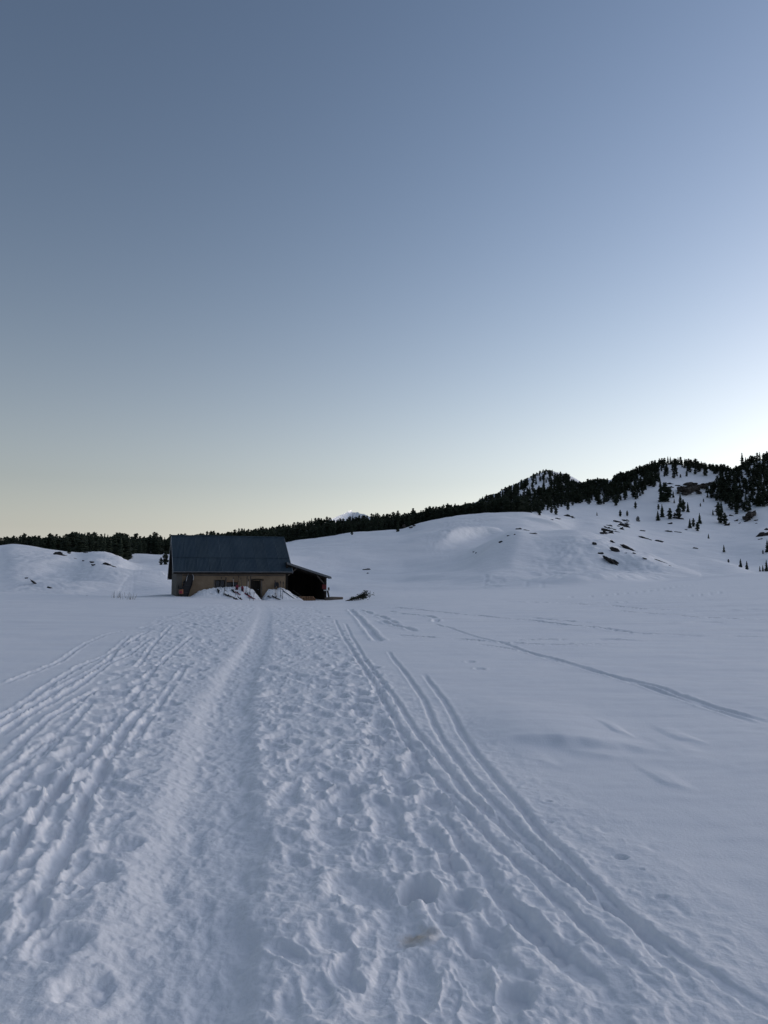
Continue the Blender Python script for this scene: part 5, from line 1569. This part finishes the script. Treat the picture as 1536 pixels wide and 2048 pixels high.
# then the body of the woods
tries = 0
while tries < 90000 and len(TREES) < 2600:
    tries += 1
    x = gt.uniform(-30, 1565)
    j = colj(x)
    if x < 1062:
        lo_r = float(np.interp(x, [a_[0] for a_ in NEAR_R], [a_[1] for a_ in NEAR_R]))
        hi_r = (330 if x < 262 else 430) if x < 345 else (620 if x < 900 else float(rC[j]) + 10)
        r = lo_r + (hi_r - lo_r) * gt.random() ** 1.4
    else:
        r = gt.uniform(480 if x > 1180 else 400, float(rC[j]) + 15)
    z = float(np.interp(r, GR[:, j], GZ[:, j]))
    te = (z - CAM_Z) / r
    yb = 1154 - te * 1485
    if x >= 1040 or (x > 960 and r > 700):
        if x >= 1062 and not in_poly(x, yb, WOODS[0]): continue
        if any(in_poly(x, yb - 3, P_) and gt.random() < q_ for P_, q_ in CLEAR): continue
    if 255 < x < 345 and gt.random() < 0.55: continue
    if crowded(x, r, (3.0 if x > 930 else 4.2) if r > 420 else 6.0): continue
    hgt = gt.uniform(5.0, 9.5) if gt.random() < 0.8 else gt.uniform(3, 5)
    ht_max = CAM_Z + sky_te(x, 2.0) * r - z
    if ht_max < 2.2: continue
    put(x, r, min(hgt, ht_max))

# the 300 largest in view stand as trees of their own, the rest as one wood
order = sorted(range(len(TREES)), key=lambda i: -TREES[i][2] / TREES[i][1])


PLACES = [(30, 'at the left border of the left wood', 0), (90, 'in the left wood above the smooth brow', 0), (135, 'behind the crest rock of the left hill', 0), (175, 'in the tallest stretch of the left wood', 0),
          (215, 'in the left wood above the stacked rocks', 0), (262, 'at the right end of the left wood', 0), (300, 'in the thin wood left of the hut', 1), (345, 'just left of the hut gable', 1), (400, 'above the left end of the hut roof', 2),
          (460, 'above the left middle of the hut roof', 2), (520, 'above the right middle of the hut roof', 2), (590, 'above the right end of the hut roof', 2), (665, 'on the crest left of the far white summit', 3), (735, 'on the crest below the far white summit', 3),
          (800, 'on the hill crest above the low rock wall', 3), (870, 'on the hill crest right of the low rock wall', 3), (960, 'where the wood climbs to the pointed peak', 3), (1040, 'on the left slope of the pointed peak', 4), (1110, 'around the tip of the pointed peak', 4),
          (1165, 'on the right slope of the pointed peak', 4), (1235, 'in the saddle right of the pointed peak', 5), (1310, 'on the left shoulder of the right mountain', 5), (1400, 'along the rounded top of the right mountain', 5), (1470, 'right of the big crag on the right mountain', 5), (1700, 'at the right border of the mountain wood', 5)]
GROUPS = ['pines of the left wood', 'pines left of the hut', 'pines above the hut roof', 'pines on the hill crest', 'pines on the pointed peak', 'pines on the right mountain']


def zone(x, r, hgt, var):
    for lim, where, g_ in PLACES:
        if x < lim: break
    row = 'front-row' if r < (235 if x < 262 else 330 if x < 345 else 455) else 'rear'
    return '%s %s %s' % (row, 'pointed spruce' if var > 3 else 'rounded pine', where), GROUPS[g_]


standing = []
for i in order[:245]:
    x, r, hgt, p = TREES[i]
    var = gt.choice([0, 1, 2, 3, 0, 1, 2, 3, 0, 1, 2, 3, 4, 5])
    lab, grp = zone(x, r, hgt, var)
    standing.append((lab, x, pine(p - Vector((0, 0, 0.2)), hgt, var, lab, grp, gt.uniform(0.85, 1.5))))
ORD = ['first', 'second', 'third', 'fourth', 'fifth', 'sixth', 'seventh', 'eighth', 'ninth', 'tenth', 'eleventh', 'twelfth', 'thirteenth', 'fourteenth', 'fifteenth', 'sixteenth', 'seventeenth', 'eighteenth', 'nineteenth', 'twentieth']
for lab in {l_ for l_, _, _ in standing}:
    same = sorted([(x, o) for l_, x, o in standing if l_ == lab], key=lambda q: q[0])
    if len(same) > 1:
        for k, (x, o) in enumerate(same): o['label'] = lab.replace('front-row ', 'front ') + ', ' + ORD[min(k, 19)] + ' from left'
# the farther trees, simpler, as one mass
simple = []
for cr, tk in PINES[:6]:
    co = np.empty(len(cr.vertices) * 3, np.float32); cr.vertices.foreach_get('co', co)
    fa_ = np.array([p.vertices[:] for p in cr.polygons], np.int32)
    keep = np.random.default_rng(1).random(len(fa_)) < 0.62
    simple.append((co.reshape(-1, 3), fa_[keep]))
VV, FF, off = [], [], 0
for i in order[245:]:
    x, r, hgt, p = TREES[i]
    co, fa_ = simple[gt.choice([0, 1, 2, 3, 0, 1, 2, 3, 4, 5])]
    a_ = gt.uniform(0, 6.28); ca, sa = math.cos(a_), math.sin(a_); w_ = hgt * gt.uniform(1.0, 1.55)
    q = np.stack([(co[:, 0] * ca - co[:, 1] * sa) * w_ + p.x, (co[:, 0] * sa + co[:, 1] * ca) * w_ + p.y, co[:, 2] * hgt + p.z - 0.2], 1)
    VV.append(q); FF.append(fa_ + off); off += len(q)
VV = np.concatenate(VV); FF = np.concatenate(FF)
me = bpy.data.meshes.new('far_pine_wood')
me.vertices.add(len(VV)); me.vertices.foreach_set('co', VV.astype(np.float32).reshape(-1))
me.loops.add(len(FF) * 3); me.polygons.add(len(FF))
me.loops.foreach_set('vertex_index', FF.astype(np.int32).reshape(-1))
me.polygons.foreach_set('loop_start', np.arange(0, len(FF) * 3, 3, dtype=np.int32))
me.update(calc_edges=True)
me.materials.append(M_NEEDLE)
fw = link_mesh('far_pine_wood', me)
tag(fw, 'dense dark pine wood on the far hills and mountain slopes', 'wood', kind='stuff')
print('TREES', len(TREES), 'stuff tris', len(FF))
